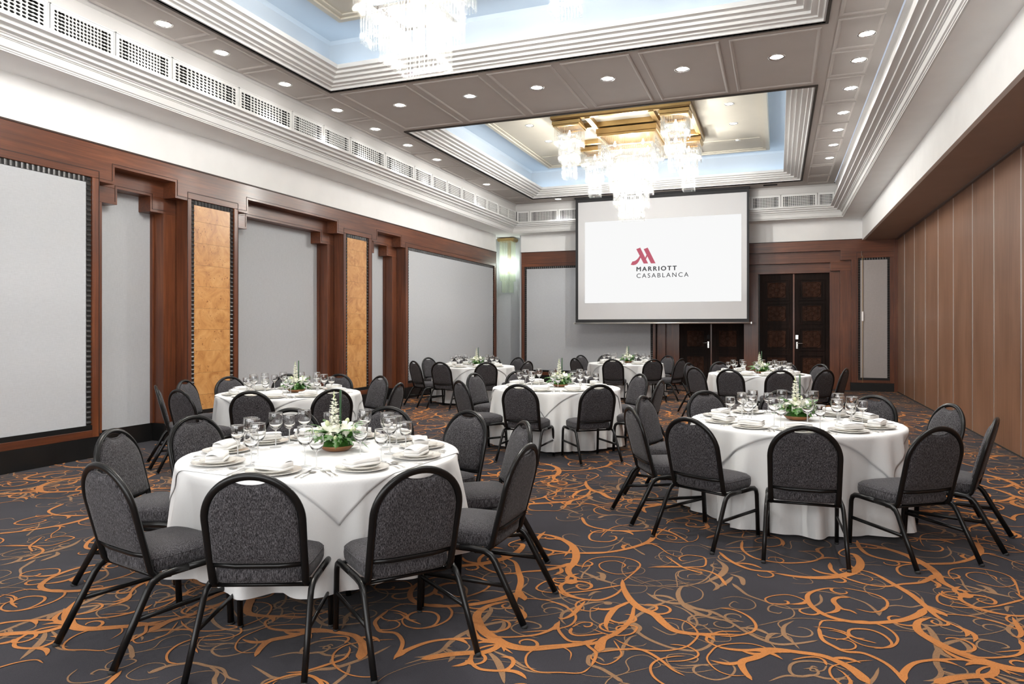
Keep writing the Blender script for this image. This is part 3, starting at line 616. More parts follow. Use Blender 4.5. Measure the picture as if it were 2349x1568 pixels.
def wall_panel(axis, plane, sgn, u0, u1, z0, z1, mat_fn, parent, fw_l=0.07, fw_r=0.07, flw=0.07, bottom_strip=True, left_strip=True, name='panel', z_low=0.25):
    """framed field on a wall: u0..u1 x z0..z1 is the inside of the fluted strip"""
    def bx(mb, h0, h1, a, b, c0, c1):
        lo, hi = sorted((plane+sgn*h0, plane+sgn*h1))
        return mb.box(lo, hi, a, b, c0, c1) if axis == 'x' else mb.box(a, b, lo, hi, c0, c1)
    # recessed ground behind everything
    g = MB(); bx(g, -0.10, -0.03, u0-flw, u1+flw, z0-0.06, z1+flw)
    obj('fluted_trim_ground', g, flute_back, parent)
    f = MB()
    fluted(f, axis, z1+0.004, z1+flw-0.004, u0, u1, plane-sgn*0.03, sgn, 'u')
    if left_strip: fluted(f, axis, u0-flw+0.004, u0-0.004, z0, z1+flw, plane-sgn*0.03, sgn, 'z')
    fluted(f, axis, u1+0.004, u1+flw-0.004, z0, z1+flw, plane-sgn*0.03, sgn, 'z')
    obj('fluted_trim', f, flute_m, parent, kind='stuff')
    if bottom_strip:
        s = MB(); bx(s, -0.03, -0.004, u0-flw, u1+flw, z0-0.06, z0); obj('bottom_bead', s, black_base, parent)
    # frame
    st = MB(); bx(st, -0.22, 0.0, u0-flw-fw_l, u0-flw, z_low, z1+flw+0.0); bx(st, -0.22, 0.0, u1+flw, u1+flw+fw_r, z_low, z1+flw)
    obj('frame_stile', st, wood_z, parent, bevel=0.004)
    rl = MB(); bx(rl, -0.22, 0.0, u0-flw-fw_l, u1+flw+fw_r, z1+flw, 3.53); bx(rl, -0.22, 0.0, u0-flw, u1+flw, z_low, z0-0.06)
    obj('frame_rail', rl, wood_y if axis == 'x' else wood_x, parent, bevel=0.004)
    gl = MB(); t = 0.005
    bx(gl, -0.002, 0.003, u0-flw-fw_l, u1+flw+fw_r, 3.53-t, 3.53+t); bx(gl, -0.002, 0.003, u0-flw-fw_l-t, u0-flw-fw_l+t, z_low, 3.53); bx(gl, -0.002, 0.003, u1+flw+fw_r-t, u1+flw+fw_r+t, z_low, 3.53)
    obj('frame_groove', gl, wood_groove, parent)
    bb = MB(); bx(bb, -0.22, 0.008, u0-flw-fw_l, u1+flw+fw_r, 0, z_low); obj('baseboard', bb, black_base, parent)
    mat_fn(bx)
def grey_field(u0, u1, z0, z1, parent, mat=None):
    def fn(bx):
        g = MB(); bx(g, -0.05, -0.022, u0, u1, z0, z1); obj('fabric_panel', g, mat or grey_fabric, parent)
    return fn
def burl_field(u0, u1, parent):
    zs = [0.40, 0.62, 0.94, 1.26, 1.57, 1.88, 2.20, 2.51, 2.83, 3.14, 3.37]
    def fn(bx):
        for a, b in zip(zs[:-1], zs[1:]):
            off = rnd.uniform(0, 0.0015)
            g = MB(); bx(g, -0.05, -0.022+off, u0, u1, a+0.001, b-0.001); obj('veneer_panel', g, burl_m, parent)
    return fn
wall_panel('x', XL, 1, 1.60, 6.19, 0.40, 3.37, grey_field(1.60, 6.19, 0.40, 3.37, wall_left), wall_left, 0.09, 0.09)
wall_panel('x', XL, 1, 7.89, 8.60, 0.40, 3.37, burl_field(7.89, 8.60, wall_left), wall_left, 0.07, 0.08)
wall_panel('x', XL, 1, 11.75, 12.44, 0.40, 3.37, burl_field(11.75, 12.44, wall_left), wall_left, 0.08, 0.10)
wall_panel('x', XL, 1, 14.20, 19.28, 0.40, 3.37, grey_field(14.20, 19.28, 0.40, 3.37, wall_left), wall_left, 0.11, 0.15)
obj('wood_infill', B(D1, XL, YF, 1.44, 0.25, 3.53), wood_z, wall_left)
obj('wall_sensor', MB().lathe([(0.0, -0.004), (0.018, -0.004), (0.018, 0.004), (0, 0.004)], 12), wood_groove, wall_left)
s_ = wall_left.children[-1]; s_.rotation_euler = (0, PI/2, 0); s_.location = (XL-0.015, 8.27, 3.0)

# ================================================================= BACK WALL
m = MB(); m.box(-7.22, -3.0, YB+0.20, 21.0, 0, Z_SOF); m.box(-3.0, XR+0.1, YB+0.5, 21.0, 0, Z_SOF); wall_back = obj('wall_back', m, grey_fabric, kind='structure')
obj('corner_recess', B(-8.9, -7.22, 20.55, 20.65, 0, Z_SOF), grey_fabric, wall_back)
obj('corner_recess_return', B(-7.28, -7.22, 19.92, 20.6, 0, Z_SOF), grey_fabric, wall_back)
obj('corner_recess_side', B(-8.30, -8.25, 19.5, 20.6, 0, Z_SOF), grey_fabric, wall_back)
obj('corner_baseboard', B(-8.3, -7.2, 20.52, 20.56, 0, 0.2), black_base, wall_back)
m = MB(); m.box(-7.24, X_BULK, YB+0.015, YB+0.5, Z_WOOD, Z_SOF); obj('white_upper_wall', m, white_wall, wall_back)
m = MB(); m.box(-7.24, XR, YB-0.012, YB+0.3, Z_WOOD-0.012, Z_WOOD+0.006); obj('top_edge_line', m, wood_groove, wall_back)
wall_panel('y', YB, -1, -7.06, -3.36, 0.36, 3.37, grey_field(-7.06, -3.36, 0.36, 3.37, wall_back), wall_back, 0.09, 0.09, 0.065, z_low=0.21)
# header over panel and doors: three set-back layers
PX0, PX1 = -3.205, 1.75
m = MB(); m.box(-7.22, XR, YB, YB+0.14, 3.60, Z_WOOD-0.012); m.box(-7.22, -3.205, YB, YB+0.2, 3.53, 3.60); m.box(PX0, PX0+0.24, YB, YB+0.14, 3.35, 3.60); m.box(1.50, 1.87, YB, YB+0.14, 3.35, 3.60); m.box(1.87, XR, YB, YB+0.14, 3.53, 3.60)
obj('wood_header', m, wood_x, wall_back)
m = MB(); m.box(PX0, PX1, YB+0.14, YB+0.28, 3.31, 3.62); m.box(PX0, PX0+0.48, YB+0.14, YB+0.28, 3.09, 3.31); m.box(1.27, PX1, YB+0.14, YB+0.28, 3.09, 3.31)
obj('portal_middle_header', m, wood_x, wall_back, bevel=0.003)
m = MB(); m.box(PX0+0.24, 1.50, YB+0.28, YB+0.42, 3.055, 3.35)
obj('portal_inner_header', m, wood_x, wall_back, bevel=0.003)
m = MB(); m.box(PX0-0.02, PX0+0.0, YB, YB+0.14, 0.21, 3.35)
m.box(PX0, PX0+0.24, YB+0.14, YB+0.28, 0, 3.09); m.box(1.50, PX1, YB+0.14, YB+0.28, 0, 3.09)
m.box(PX0+0.24, -2.60, YB+0.28, YB+0.42, 0, 3.06); m.box(1.26, 1.50, YB+0.28, YB+0.42, 0, 3.06)
m.box(PX1, 1.88, YB, YB+0.14, 0.21, 3.35); m.box(-0.87, -0.50, YB+0.20, YB+0.42, 0, 3.06)
obj('portal_jamb', m, wood_z, wall_back, bevel=0.003)
# narrow panel with hidden door at the right
m = MB()
wall_panel('y', YB, -1, 1.96, 2.57, 0.34, 3.33, grey_field(1.96, 2.57, 0.34, 3.33, wall_back, beige_fabric), wall_back, 0.03, 0.11, 0.055, z_low=0.21)
obj('corner_post', B(2.72, XR, YB-0.02, YB+0.2, 0, Z_BULK), wood_z, wall_back)
obj('hidden_door_seam', B(2.005, 2.013, YB-0.006, YB+0.02, 0.0, 3.45), brass, wall_back)
obj('seam_catch', B(1.99, 2.025, YB-0.012, YB+0.02, 1.78, 2.02), chrome, wall_back)
obj('seam_catch', B(1.975, 1.995, YB-0.012, YB+0.0, 3.42, 3.56), chrome, wall_back)
obj('baseboard', B(PX1-0.02, 1.9, YB-0.015, YB+0.2, 0, 0.21), black_base, wall_back)

# doors
def carved_field(x, z, w, h, parent):
    """moulded frame with a carved interlace: star, ring and corner leaves"""
    y = 0.0
    f = MB(); f.v = []; 
    def fr(i, t, d0, d1):
        a, b, c0, c1 = x+i, x+w-i, z+i, z+h-i
        f.box(a, b, d1, d0, c0, c0+t); f.box(a, b, d1, d0, c1-t, c1); f.box(a, a+t, d1, d0, c0+t, c1-t); f.box(b-t, b, d1, d0, c0+t, c1-t)
    fr(-0.02, 0.036, 0.0, -0.024); fr(0.05, 0.020, 0.0, -0.014)
    obj('panel_moulding', f, wood_carved, parent)
    g = MB(); cx, cz = x+w/2, z+h/2; s = min(w, h)/2-0.075
    sx = (w/2-0.075)/s; sz = (h/2-0.075)/s; obj('carved_ground', B(x+0.07, x+w-0.07, -0.002, 0.0, z+0.07, z+h-0.07), wood_carving, parent)
    def loop(pts, r, closed=True):
        g.tube([(cx+a*s*sx, -0.006, cz+b*s*sz) for a, b in pts], r, 0.010, 5, up=(0,1,0), closed=closed, caps=not closed)
    loop([(0.30*math.cos(t*PI/4), 0.30*math.sin(t*PI/4)) for t in range(8)], 0.011)
    loop([((0.62 if k % 2 == 0 else 0.34)*math.cos(k*PI/8), (0.62 if k % 2 == 0 else 0.34)*math.sin(k*PI/8)) for k in range(16)], 0.011)
    loop([(-0.95, -0.55), (-0.55, -0.95), (0.55, -0.95), (0.95, -0.55), (0.95, 0.55), (0.55, 0.95), (-0.55, 0.95), (-0.95, 0.55)], 0.013)
    for a in range(4):
        an = PI/4+a*PI/2; ca, sa = math.cos(an), math.sin(an)
        loop([(ca*(0.95+0.20*math.cos(t*PI/3)), sa*(0.95+0.20*math.sin(t*PI/3))) for t in range(6)], 0.012)
        an = a*PI/2; ca, sa = math.cos(an), math.sin(an)
        loop([(ca*0.30, sa*0.30), (ca*0.62-sa*0.14, sa*0.62+ca*0.14), (ca*0.95, sa*0.95), (ca*0.62+sa*0.14, sa*0.62-ca*0.14)], 0.010)
    g.lathe([(0.0, -0.001), (0.03, -0.001), (0.034, 0.0)], 8)
    obj('carving', g, wood_carving, parent)
def door(name, x0, x1, handle_leaf):
    mid = (x0+x1)/2
    d = bpy.data.objects.new(name, None); COL.objects.link(d); d['kind'] = 'structure'; d.location = (0, YB+0.37, 0)
    for k, (a, b) in enumerate(((x0, mid-0.006), (mid+0.006, x1))):
        lf = obj('door_leaf', B(a, b, 0, 0.05, 0.01, 3.055), wood_carved, d, bevel=0.004)
        w = b-a
        for z0, z1 in ((0.30, 0.88), (1.02, 1.60), (1.72, 2.26), (2.35, 2.89)): carved_field(a+0.13, z0, w-0.26, z1-z0, lf)
    obj('meeting_stile', B(mid-0.025, mid+0.012, -0.014, 0.0, 0.01, 3.05), wood_z, d)
    return d, mid
def lever(parent, x, y, z, sgn, card):
    h = MB(); h.box(x-0.022, x+0.022, y-0.010, y, z-0.13, z+0.05); 
    h.tube([(x, y, z+0.015), (x, y-0.05, z+0.015)], 0.012, n=8); h.tube([(x, y-0.05, z+0.015), (x+sgn*0.03, y-0.055, z+0.015), (x+sgn*0.14, y-0.055, z+0.012)], 0.010, n=8)
    h.tube([(x, y-0.02, z-0.085), (x, y, z-0.085)], 0.012, n=8)
    obj('lever_handle', h, chrome, parent, bevel=0.002)
    obj('card_reader', B(x-0.04, x+0.035, y-0.022, y, z+0.12, z+0.24), card, parent, bevel=0.006)
d1, mid1 = door('door_1', -0.47, 1.26, 1); lever(d1, mid1+0.075, 0.0, 1.18, 1, chrome)
d2, mid2 = door('door_2', -2.60, -0.87, 0); lever(d2, mid2-0.085, 0.0, 1.18, -1, screen_black)

# ================================================================= RIGHT WALL (folding partition) and bulkhead
wall_right = obj('wall_right', B(XR+0.03, XR+0.15, YF, 20.2, 0, Z_SOF), fold_wood, kind='structure')
ys = [20.14, 18.89, 17.60, 16.37, 15.15, 13.92, 12.65, 11.50, 10.33, 9.12, 7.91, 6.70, 5.49, 4.28, 3.07, 1.86, 0.65, -0.56, YF]
for a, b in zip(ys[1:], ys[:-1]):
    obj('folding_panel', B(XR, XR+0.03, a+0.012, min(b, YB)-0.012, 0.015, 3.815), fold_wood, wall_right)
    if a > YF: obj('panel_edge_strip', B(XR-0.004, XR+0.02, a-0.012, a+0.012, 0.015, 3.815), alu, wall_right)
obj('floor_track', B(XR-0.01, XR+0.04, YF, YB, 0, 0.015), gap_dark, wall_right)
obj('head_track', B(XR-0.045, XR+0.02, YF, YB, 3.815, Z_BULK), plain('brown_track', (0.16, 0.13, 0.12), 0.5, 0.2), wall_right)
m = MB(); m.box(X_BULK, X_BULK+0.06, YF, YB+0.1, Z_BULK, Z_SOF)
bulk = obj('trim_4', m, white_wall, kind='structure')
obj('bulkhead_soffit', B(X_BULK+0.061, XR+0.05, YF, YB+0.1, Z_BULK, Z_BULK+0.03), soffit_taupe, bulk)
# wall behind the viewer
m = MB(); m.box(-8.9, XR+0.2, YF-0.1, YF, 0, 6.1); obj('wall_front', m, white_wall, kind='structure')

# ================================================================= DOWNLIGHTS
def lamp_mesh():
    r = MB().lathe([(0.082, 0.0), (0.086, -0.006), (0.104, -0.008), (0.110, -0.003), (0.110, 0.0)], 28); ring = r.mesh('trim_ring', chrome)
    l = MB().lathe([(0.0, -0.001), (0.05, -0.001), (0.083, 0.0)], 28); return ring, l.mesh('lens', lens_glow)
ring_me, lens_me = lamp_mesh()
first_l = None
def downlight(x, y, z, label, group, power=P_SPOT, s=1.0, lit=True):
    t = thing('downlight', label, 'downlight', (x, y, z), 0, group); t.scale = (s, s, s)
    put('trim_ring', ring_me, t); put('lens', lens_me, t)
    if lit:
        ld = bpy.data.lights.new('downlight_bulb', 'SPOT'); ld.energy = power; ld.color = SPOT_COL; ld.spot_size = math.radians(104 if x > -6 else 84); ld.spot_blend = 1.0; ld.shadow_soft_size = 0.07
        lo = bpy.data.objects.new('downlight_bulb', ld); COL.objects.link(lo); lo.parent = t; lo.location = (0, 0, -0.02)
ORD = ['first', 'second', 'third', 'fourth', 'fifth', 'sixth', 'seventh', 'eighth', 'ninth', 'tenth']
for k, y in enumerate([6.36, 7.29, 8.56, 9.88, 11.06, 12.26, 13.52, 16.27]):
    downlight(-6.83, y, Z_CEIL, 'round recessed downlight in the ceiling strip by the left cornice, %s from the front' % ORD[k], 'downlights in the left ceiling strip')
for k, y in enumerate([9.62, 10.52, 11.71, 12.99, 14.09, 15.20, 16.33]):
    downlight(1.02, y, Z_CEIL, 'round recessed downlight in the right ceiling strip, %s from the front' % ORD[k], 'downlights in the right ceiling strip')
for k, x in enumerate([-5.73, -4.49, -3.39, -2.31, -1.25, -0.02]):
    downlight(x, 10.02, Z_CEIL, 'round recessed downlight in the cross beam between ceiling trays, %s from the left' % ORD[k], 'downlights in the cross beam')
downlight(-5.74, 18.82, Z_CEIL, 'round recessed downlight in the far ceiling strip left of the screen', 'downlights in the far ceiling strip')
for k, (x, y) in enumerate([(-0.87, 13.95), (-0.87, 15.31), (-0.87, 16.65), (-4.88, 13.95), (-4.88, 15.27), (-4.88, 16.65)]):
    side = 'right' if x > -2 else 'left'; o_ = ['near', 'middle', 'far'][k % 3]
    downlight(x, y, Z_CEIL+0.645, 'small downlight in the cream tray panel, %s one on the %s of the chandelier' % (o_, side), 'downlights in the cream tray panel', P_SPOT*0.35, 0.85)
for kb, (x, y) in enumerate([(-6.83, 5.1), (-6.83, 3.8), (-6.83, 2.5), (1.02, 8.4), (1.02, 7.1), (1.02, 5.9), (1.02, 4.6), (1.02, 3.3), (1.02, 2.0), (-5.7, 0.9), (-4.4, 0.9), (-3.1, 0.9), (-1.8, 0.9), (-0.4, 0.9)]):
    downlight(x, y, Z_CEIL, 'round recessed downlight in the %s, %s from the far end' % (('left strip beside the viewer', ORD[kb]) if kb < 3 else ('right strip beside the viewer', ORD[kb-3])) if kb < 9 else 'round recessed downlight in the beam above the viewer, %s from the left' % ORD[kb-9], 'downlights above and behind the viewer')
# sprinkler / detector slot on the far ceiling strip
tag(obj('ceiling_diffuser', B(-0.35, -0.02, 18.80, 18.92, Z_CEIL-0.012, Z_CEIL), vent_dark), 'small dark slotted diffuser in far ceiling strip right of the screen', 'diffuser')

# ================================================================= PROJECTION SCREEN
YS = 18.85
def sp(px, py, dy=0.0):   # where a sight line meets the screen plane, in metres (pixel frame of the photo, 2349 x 1568)
    th = math.radians(20.71); a = (px-1174.5)/1615; b = (754-py)/1615
    rx, ry = -math.sin(th)+a*math.cos(th), math.cos(th)+a*math.sin(th); t = (YS+dy)/ry
    return rx*t, 1.58+b*t
scr = thing('projection_screen', 'large white pull-down projection screen with black borders and a projected picture', 'screen', (-2.96, YS, 1.70))
def local(mb):   # shift to the thing's origin
    mb.v = [(x+2.96, y-YS, z-1.70) for x, y, z in mb.v]; return mb
SX0, SX1, SZ0, SZ1 = -5.245, -0.69, 1.755, 5.16
obj('border', local(B(SX0, SX1, YS, YS+0.006, SZ0, SZ1)), screen_black, scr)
WX0, WX1, WZ0, WZ1 = SX0+0.075, SX1-0.055, SZ0+0.085, SZ1-0.10
obj('white_fabric', local(B(WX0, WX1, YS-0.002, YS, WZ0, WZ1)), screen_fab, scr)
PX0_, PX1_ = sp(1341.7, 510)[0], sp(1700.5, 497)[0]; PZ0, PZ1 = sp(1341, 695)[1], sp(1341.7, 510)[1]
pic = obj('projected_picture', local(B(PX0_, PX1_, YS-0.0035, YS-0.002, PZ0, PZ1)), proj_white, scr, label='bright projected rectangle with red emblem and grey lettering')
bar = MB().tube([(SX0-0.03, YS, SZ0-0.02), (SX1+0.05, YS, SZ0-0.02)], 0.022, n=10); obj('bottom_bar', local(bar), alu, scr)
for x in (SX0-0.035, SX1+0.055): obj('end_cap', local(B(x-0.012, x+0.012, YS-0.02, YS+0.02, SZ0-0.045, SZ0+0.005)), alu, scr)
obj('screen_housing', local(B(SX0-0.02, SX1+0.02, YS-0.05, YS+0.05, 5.15, 5.195)), screen_black, scr)
# emblem: two slanted strokes, a linking stroke and a swoosh foot (traced in the crop 1320..1730 x 420..760, scale 4.612)
def cr(x, y): return sp(1320+x/4.612, 420+y/4.612)
def flat(polys, dy, name, mat, parent):
    mb = MB()
    for P in polys:
        n = len(P); mb.add([(x+2.96, -dy, z-1.70) for x, z in P]+[(x+2.96, -dy+0.001, z-1.70) for x, z in P], [tuple(range(n)), tuple(range(2*n-1, n-1, -1))]+[(i, i+n, (i+1) % n+n, (i+1) % n) for i in range(n)])
    return obj(name, mb, mat, parent)
P1 = [cr(*p) for p in [(644, 697), (686, 681), (769, 848), (722, 850)]]
P2 = [cr(*p) for p in [(722, 697), (765, 681), (848, 847), (799, 848)]]
up = [(682, 765), (668, 787), (654, 804), (638, 817), (620, 825), (603, 828)]; dn = [(585, 862), (610, 867), (636, 862), (656, 848), (672, 826), (692, 783)]
P3 = [cr(*p) for p in up+dn]
P4 = [cr(*p) for p in [(733, 800), (752, 757), (762, 772), (741, 815)]]
flat([P1, P2], 0.0048, 'emblem', proj_red, pic); flat([P3, P4], 0.0046, 'emblem', proj_red, pic)
def letters(txt, cx0, cx1, ytop, ybot, bold, name):
    cu = bpy.data.curves.new(name, 'FONT'); cu.body = txt; cu.space_character = 1.35;  cu.extrude = 0.0
    to = bpy.data.objects.new('tmp', cu); COL.objects.link(to); bpy.context.view_layer.update()
    me = bpy.data.meshes.new_from_object(to.evaluated_get(bpy.context.evaluated_depsgraph_get())); bpy.data.objects.remove(to)
    me.name = name; co = np.zeros(len(me.vertices)*3); me.vertices.foreach_get('co', co); co = co.reshape(-1, 3)
    x0, x1, y0, y1 = co[:,0].min(), co[:,0].max(), co[:,1].min(), co[:,1].max()
    X0, Zt = cr(cx0, ytop); X1, _ = cr(cx1, ytop); Zb = cr(cx0, ybot)[1]
    n = np.zeros_like(co); n[:,0] = X0+(co[:,0]-x0)/(x1-x0)*(X1-X0)+2.96; n[:,2] = Zb+(co[:,1]-y0)/(y1-y0)*(Zt-Zb)-1.70; n[:,1] = -0.005
    me.vertices.foreach_set('co', n.ravel()); me.materials.clear(); me.materials.append(proj_grey); me.update()
    if bold:     # heavier face: the outline thickened by shifted copies in the same mesh
        bm = bmesh.new()
        for dx, dz in ((-bold, 0), (bold, 0), (0, bold*0.7), (0, -bold*0.7), (0, 0)):
            m2 = me.copy()
            for v in m2.vertices: v.co.x += dx; v.co.z += dz
            bm.from_mesh(m2); bpy.data.meshes.remove(m2)
        bm.to_mesh(me); bm.free()
    put(name, me, pic)
letters('MARRIOTT', 648, 1070, 886, 931, 0.0075, 'lettering_line')
letters('CASABLANCA', 648, 1197, 956, 1002, 0.0015, 'lettering_line')

# ================================================================= CHANDELIERS
def rods(mb, half, z0, z1, pitch=0.030, r=0.0075, seed=0):
    rr = random.Random(seed); n = max(4, int(round(2*half/pitch)))
    for s_ in range(4):
        for k in range(n):
            u = -half+2*half*(k+0.5)/n; x, y = [(u, -half), (half, u), (-u, half), (-half, -u)][s_]
            x += rr.uniform(-0.002, 0.002); zb = z0+rr.uniform(-0.006, 0.006); N = 6
            vs = [(x+r*math.cos(2*PI*j/N), y+r*math.sin(2*PI*j/N), zz) for zz in (zb, z1) for j in range(N)]
            mb.add(vs, [(j, (j+1) % N, N+(j+1) % N, N+j) for j in range(N)], True); mb.add(vs[:N], [tuple(reversed(range(N)))])
def cluster(parent, cx, cy, tiers, ztop, name, trim_h, rs):
    h0 = tiers[0][0]
    q = MB().rect_loft(cx-h0-0.035, cx+h0+0.035, cy-h0-0.035, cy+h0+0.035, [(0.03, ztop+trim_h), (0, ztop+trim_h), (0, ztop+0.35*trim_h), (0.018, ztop+0.3*trim_h), (0.018, ztop), (0.06, ztop)])
    q.box(cx-h0, cx+h0, cy-h0, cy+h0, ztop+trim_h*0.5, ztop+trim_h)
    c_ = obj(name, q, brass, parent)
    zt = ztop+0.02
    for k, (h, zb) in enumerate(tiers):
        m = MB(); rods(m, h, zb, zt, seed=rs+k)
        if k % 2 == 0 and h > 0.2: rods(m, h-0.05, zb+0.03, zt, 0.045, seed=rs+k+50)
        m.v = [(x+cx, y+cy, z) for x, y, z in m.v]
        obj('glass_rod_tier', m, rod_glass_m, c_, kind='stuff')
        if k+1 < len(tiers):
            hn = tiers[k+1][0]
            obj('tier_plate', MB().rect_loft(cx-h, cx+h, cy-h, cy+h, [(0.05, zb+0.20), (0.05, zb+0.21), (h-hn+0.02, zb+0.21), (h-hn+0.02, zb+0.20), (0.05, zb+0.20)]), chrome, c_)
        zt = zb+0.22
        bl = MB(); nb = 4 if h > 0.3 else 1; zc = zb+0.26
        pts = [(cx+dx*h*0.5, cy+dy*h*0.5) for dx, dy in ((-1,-1),(1,-1),(1,1),(-1,1))] if nb == 4 else [(cx, cy)]
        for bx_, by_ in pts:
            bl.lathe([(0.0, -0.045), (0.022, -0.036), (0.032, -0.01), (0.028, 0.02), (0.013, 0.045), (0.013, 0.07), (0, 0.07)], 10, (bx_, by_, zc))
        obj('bulb', bl, bulb_glow, c_)
        if True:
            ld = bpy.data.lights.new('chandelier_bulb', 'POINT'); ld.energy = P_BULB*((3.6, 3.2, 2.6, 1.5, 0.7)[k] if cx == 0 else (1.0, 0.8, 0.5)[k]); ld.color = BULB_COL; ld.shadow_soft_size = 0.02
            lo = bpy.data.objects.new('chandelier_bulb', ld); COL.objects.link(lo); lo.parent = c_; lo.location = (cx, cy, zc-0.12)
def chandelier(x, y, label):
    t = thing('chandelier', label, 'chandelier', (x, y, 5.80), 0, 'glass rod chandeliers in the ceiling trays')
    Z = 5.80
    fr = MB().rect_loft(-1.36, 1.36, -1.36, 1.36, [(0.12, 5.84-Z), (0, 5.84-Z), (0, 5.75-Z), (0.02, 5.72-Z), (0.10, 5.72-Z), (0.12, 5.75-Z), (0.12, 5.84-Z)])
    obj('brass_frame', fr, brass, t)
    cr_ = MB()
    for a in (-0.62, 0.62): cr_.box(-1.3, 1.3, a-0.05, a+0.05, 5.70-Z, 5.82-Z); cr_.box(a-0.05, a+0.05, -1.3, 1.3, 5.70-Z, 5.82-Z)
    obj('cross_beam', cr_, brass, t)
    cp = MB().box(-1.25, 1.25, -1.25, 1.25, 5.80-Z, 5.845-Z); obj('ceiling_plate', cp, cream, t)
    cluster(t, 0, 0, [(0.58, 5.14-Z), (0.475, 4.78-Z), (0.40, 4.44-Z), (0.32, 4.12-Z), (0.235, 3.86-Z)], 5.52-Z, 'central_cluster', 0.16, 1)
    for k, (a, b) in enumerate(((-1, -1), (1, -1), (1, 1), (-1, 1))):
        cluster(t, a*1.05, b*1.05, [(0.25, 5.24-Z), (0.18, 4.92-Z), (0.125, 4.60-Z)], 5.60-Z, 'corner_cluster', 0.10, 10+k*7)
    return t
ch = chandelier(-2.88, 14.72, 'large tiered glass rod chandelier with brass frame hanging before the projection screen')
dup(ch, (-2.95, 5.45, 5.80), 0, 'tiered glass rod chandelier cut off by the top edge, nearest the viewer')
# corner wall light
t = thing('wall_light', 'tall glass rod wall light with brass cap in far left corner', 'wall light', (-7.82, 20.30, 2.70))
Q = 0.0
obj('brass_cap', MB().rect_loft(-0.27, 0.27, -0.20, 0.20, [(0.2, 1.66), (0, 1.66), (0, 1.60), (0.03, 1.56), (0.2, 1.56)]), brass, t)
m = MB(); rods(m, 0.19, 0.35, 1.58, 0.026); obj('glass_rod_tier', m, sconce_rod_m, t, kind='stuff')
m = MB(); rods(m, 0.14, 0.0, 0.6, 0.026); obj('glass_rod_tier', m, sconce_rod_m, t, kind='stuff')
obj('back_plate', B(-0.06, 0.06, 0.16, 0.24, 0.6, 1.56), brass, t)
bl = MB()
for z in (0.7, 1.0): bl.lathe([(0.0, -0.06), (0.03, -0.04), (0.035, 0), (0.02, 0.05), (0, 0.06)], 10, (0, 0, z))
obj('bulb', bl, bulb_glow, t)
for z in (0.85,):
    ld = bpy.data.lights.new('wall_light_bulb', 'POINT'); ld.energy = 9; ld.color = (0.95, 1.0, 0.97); ld.shadow_soft_size = 0.02
    lo = bpy.data.objects.new('wall_light_bulb', ld); COL.objects.link(lo); lo.parent = t; lo.location = (0, -0.1, z)

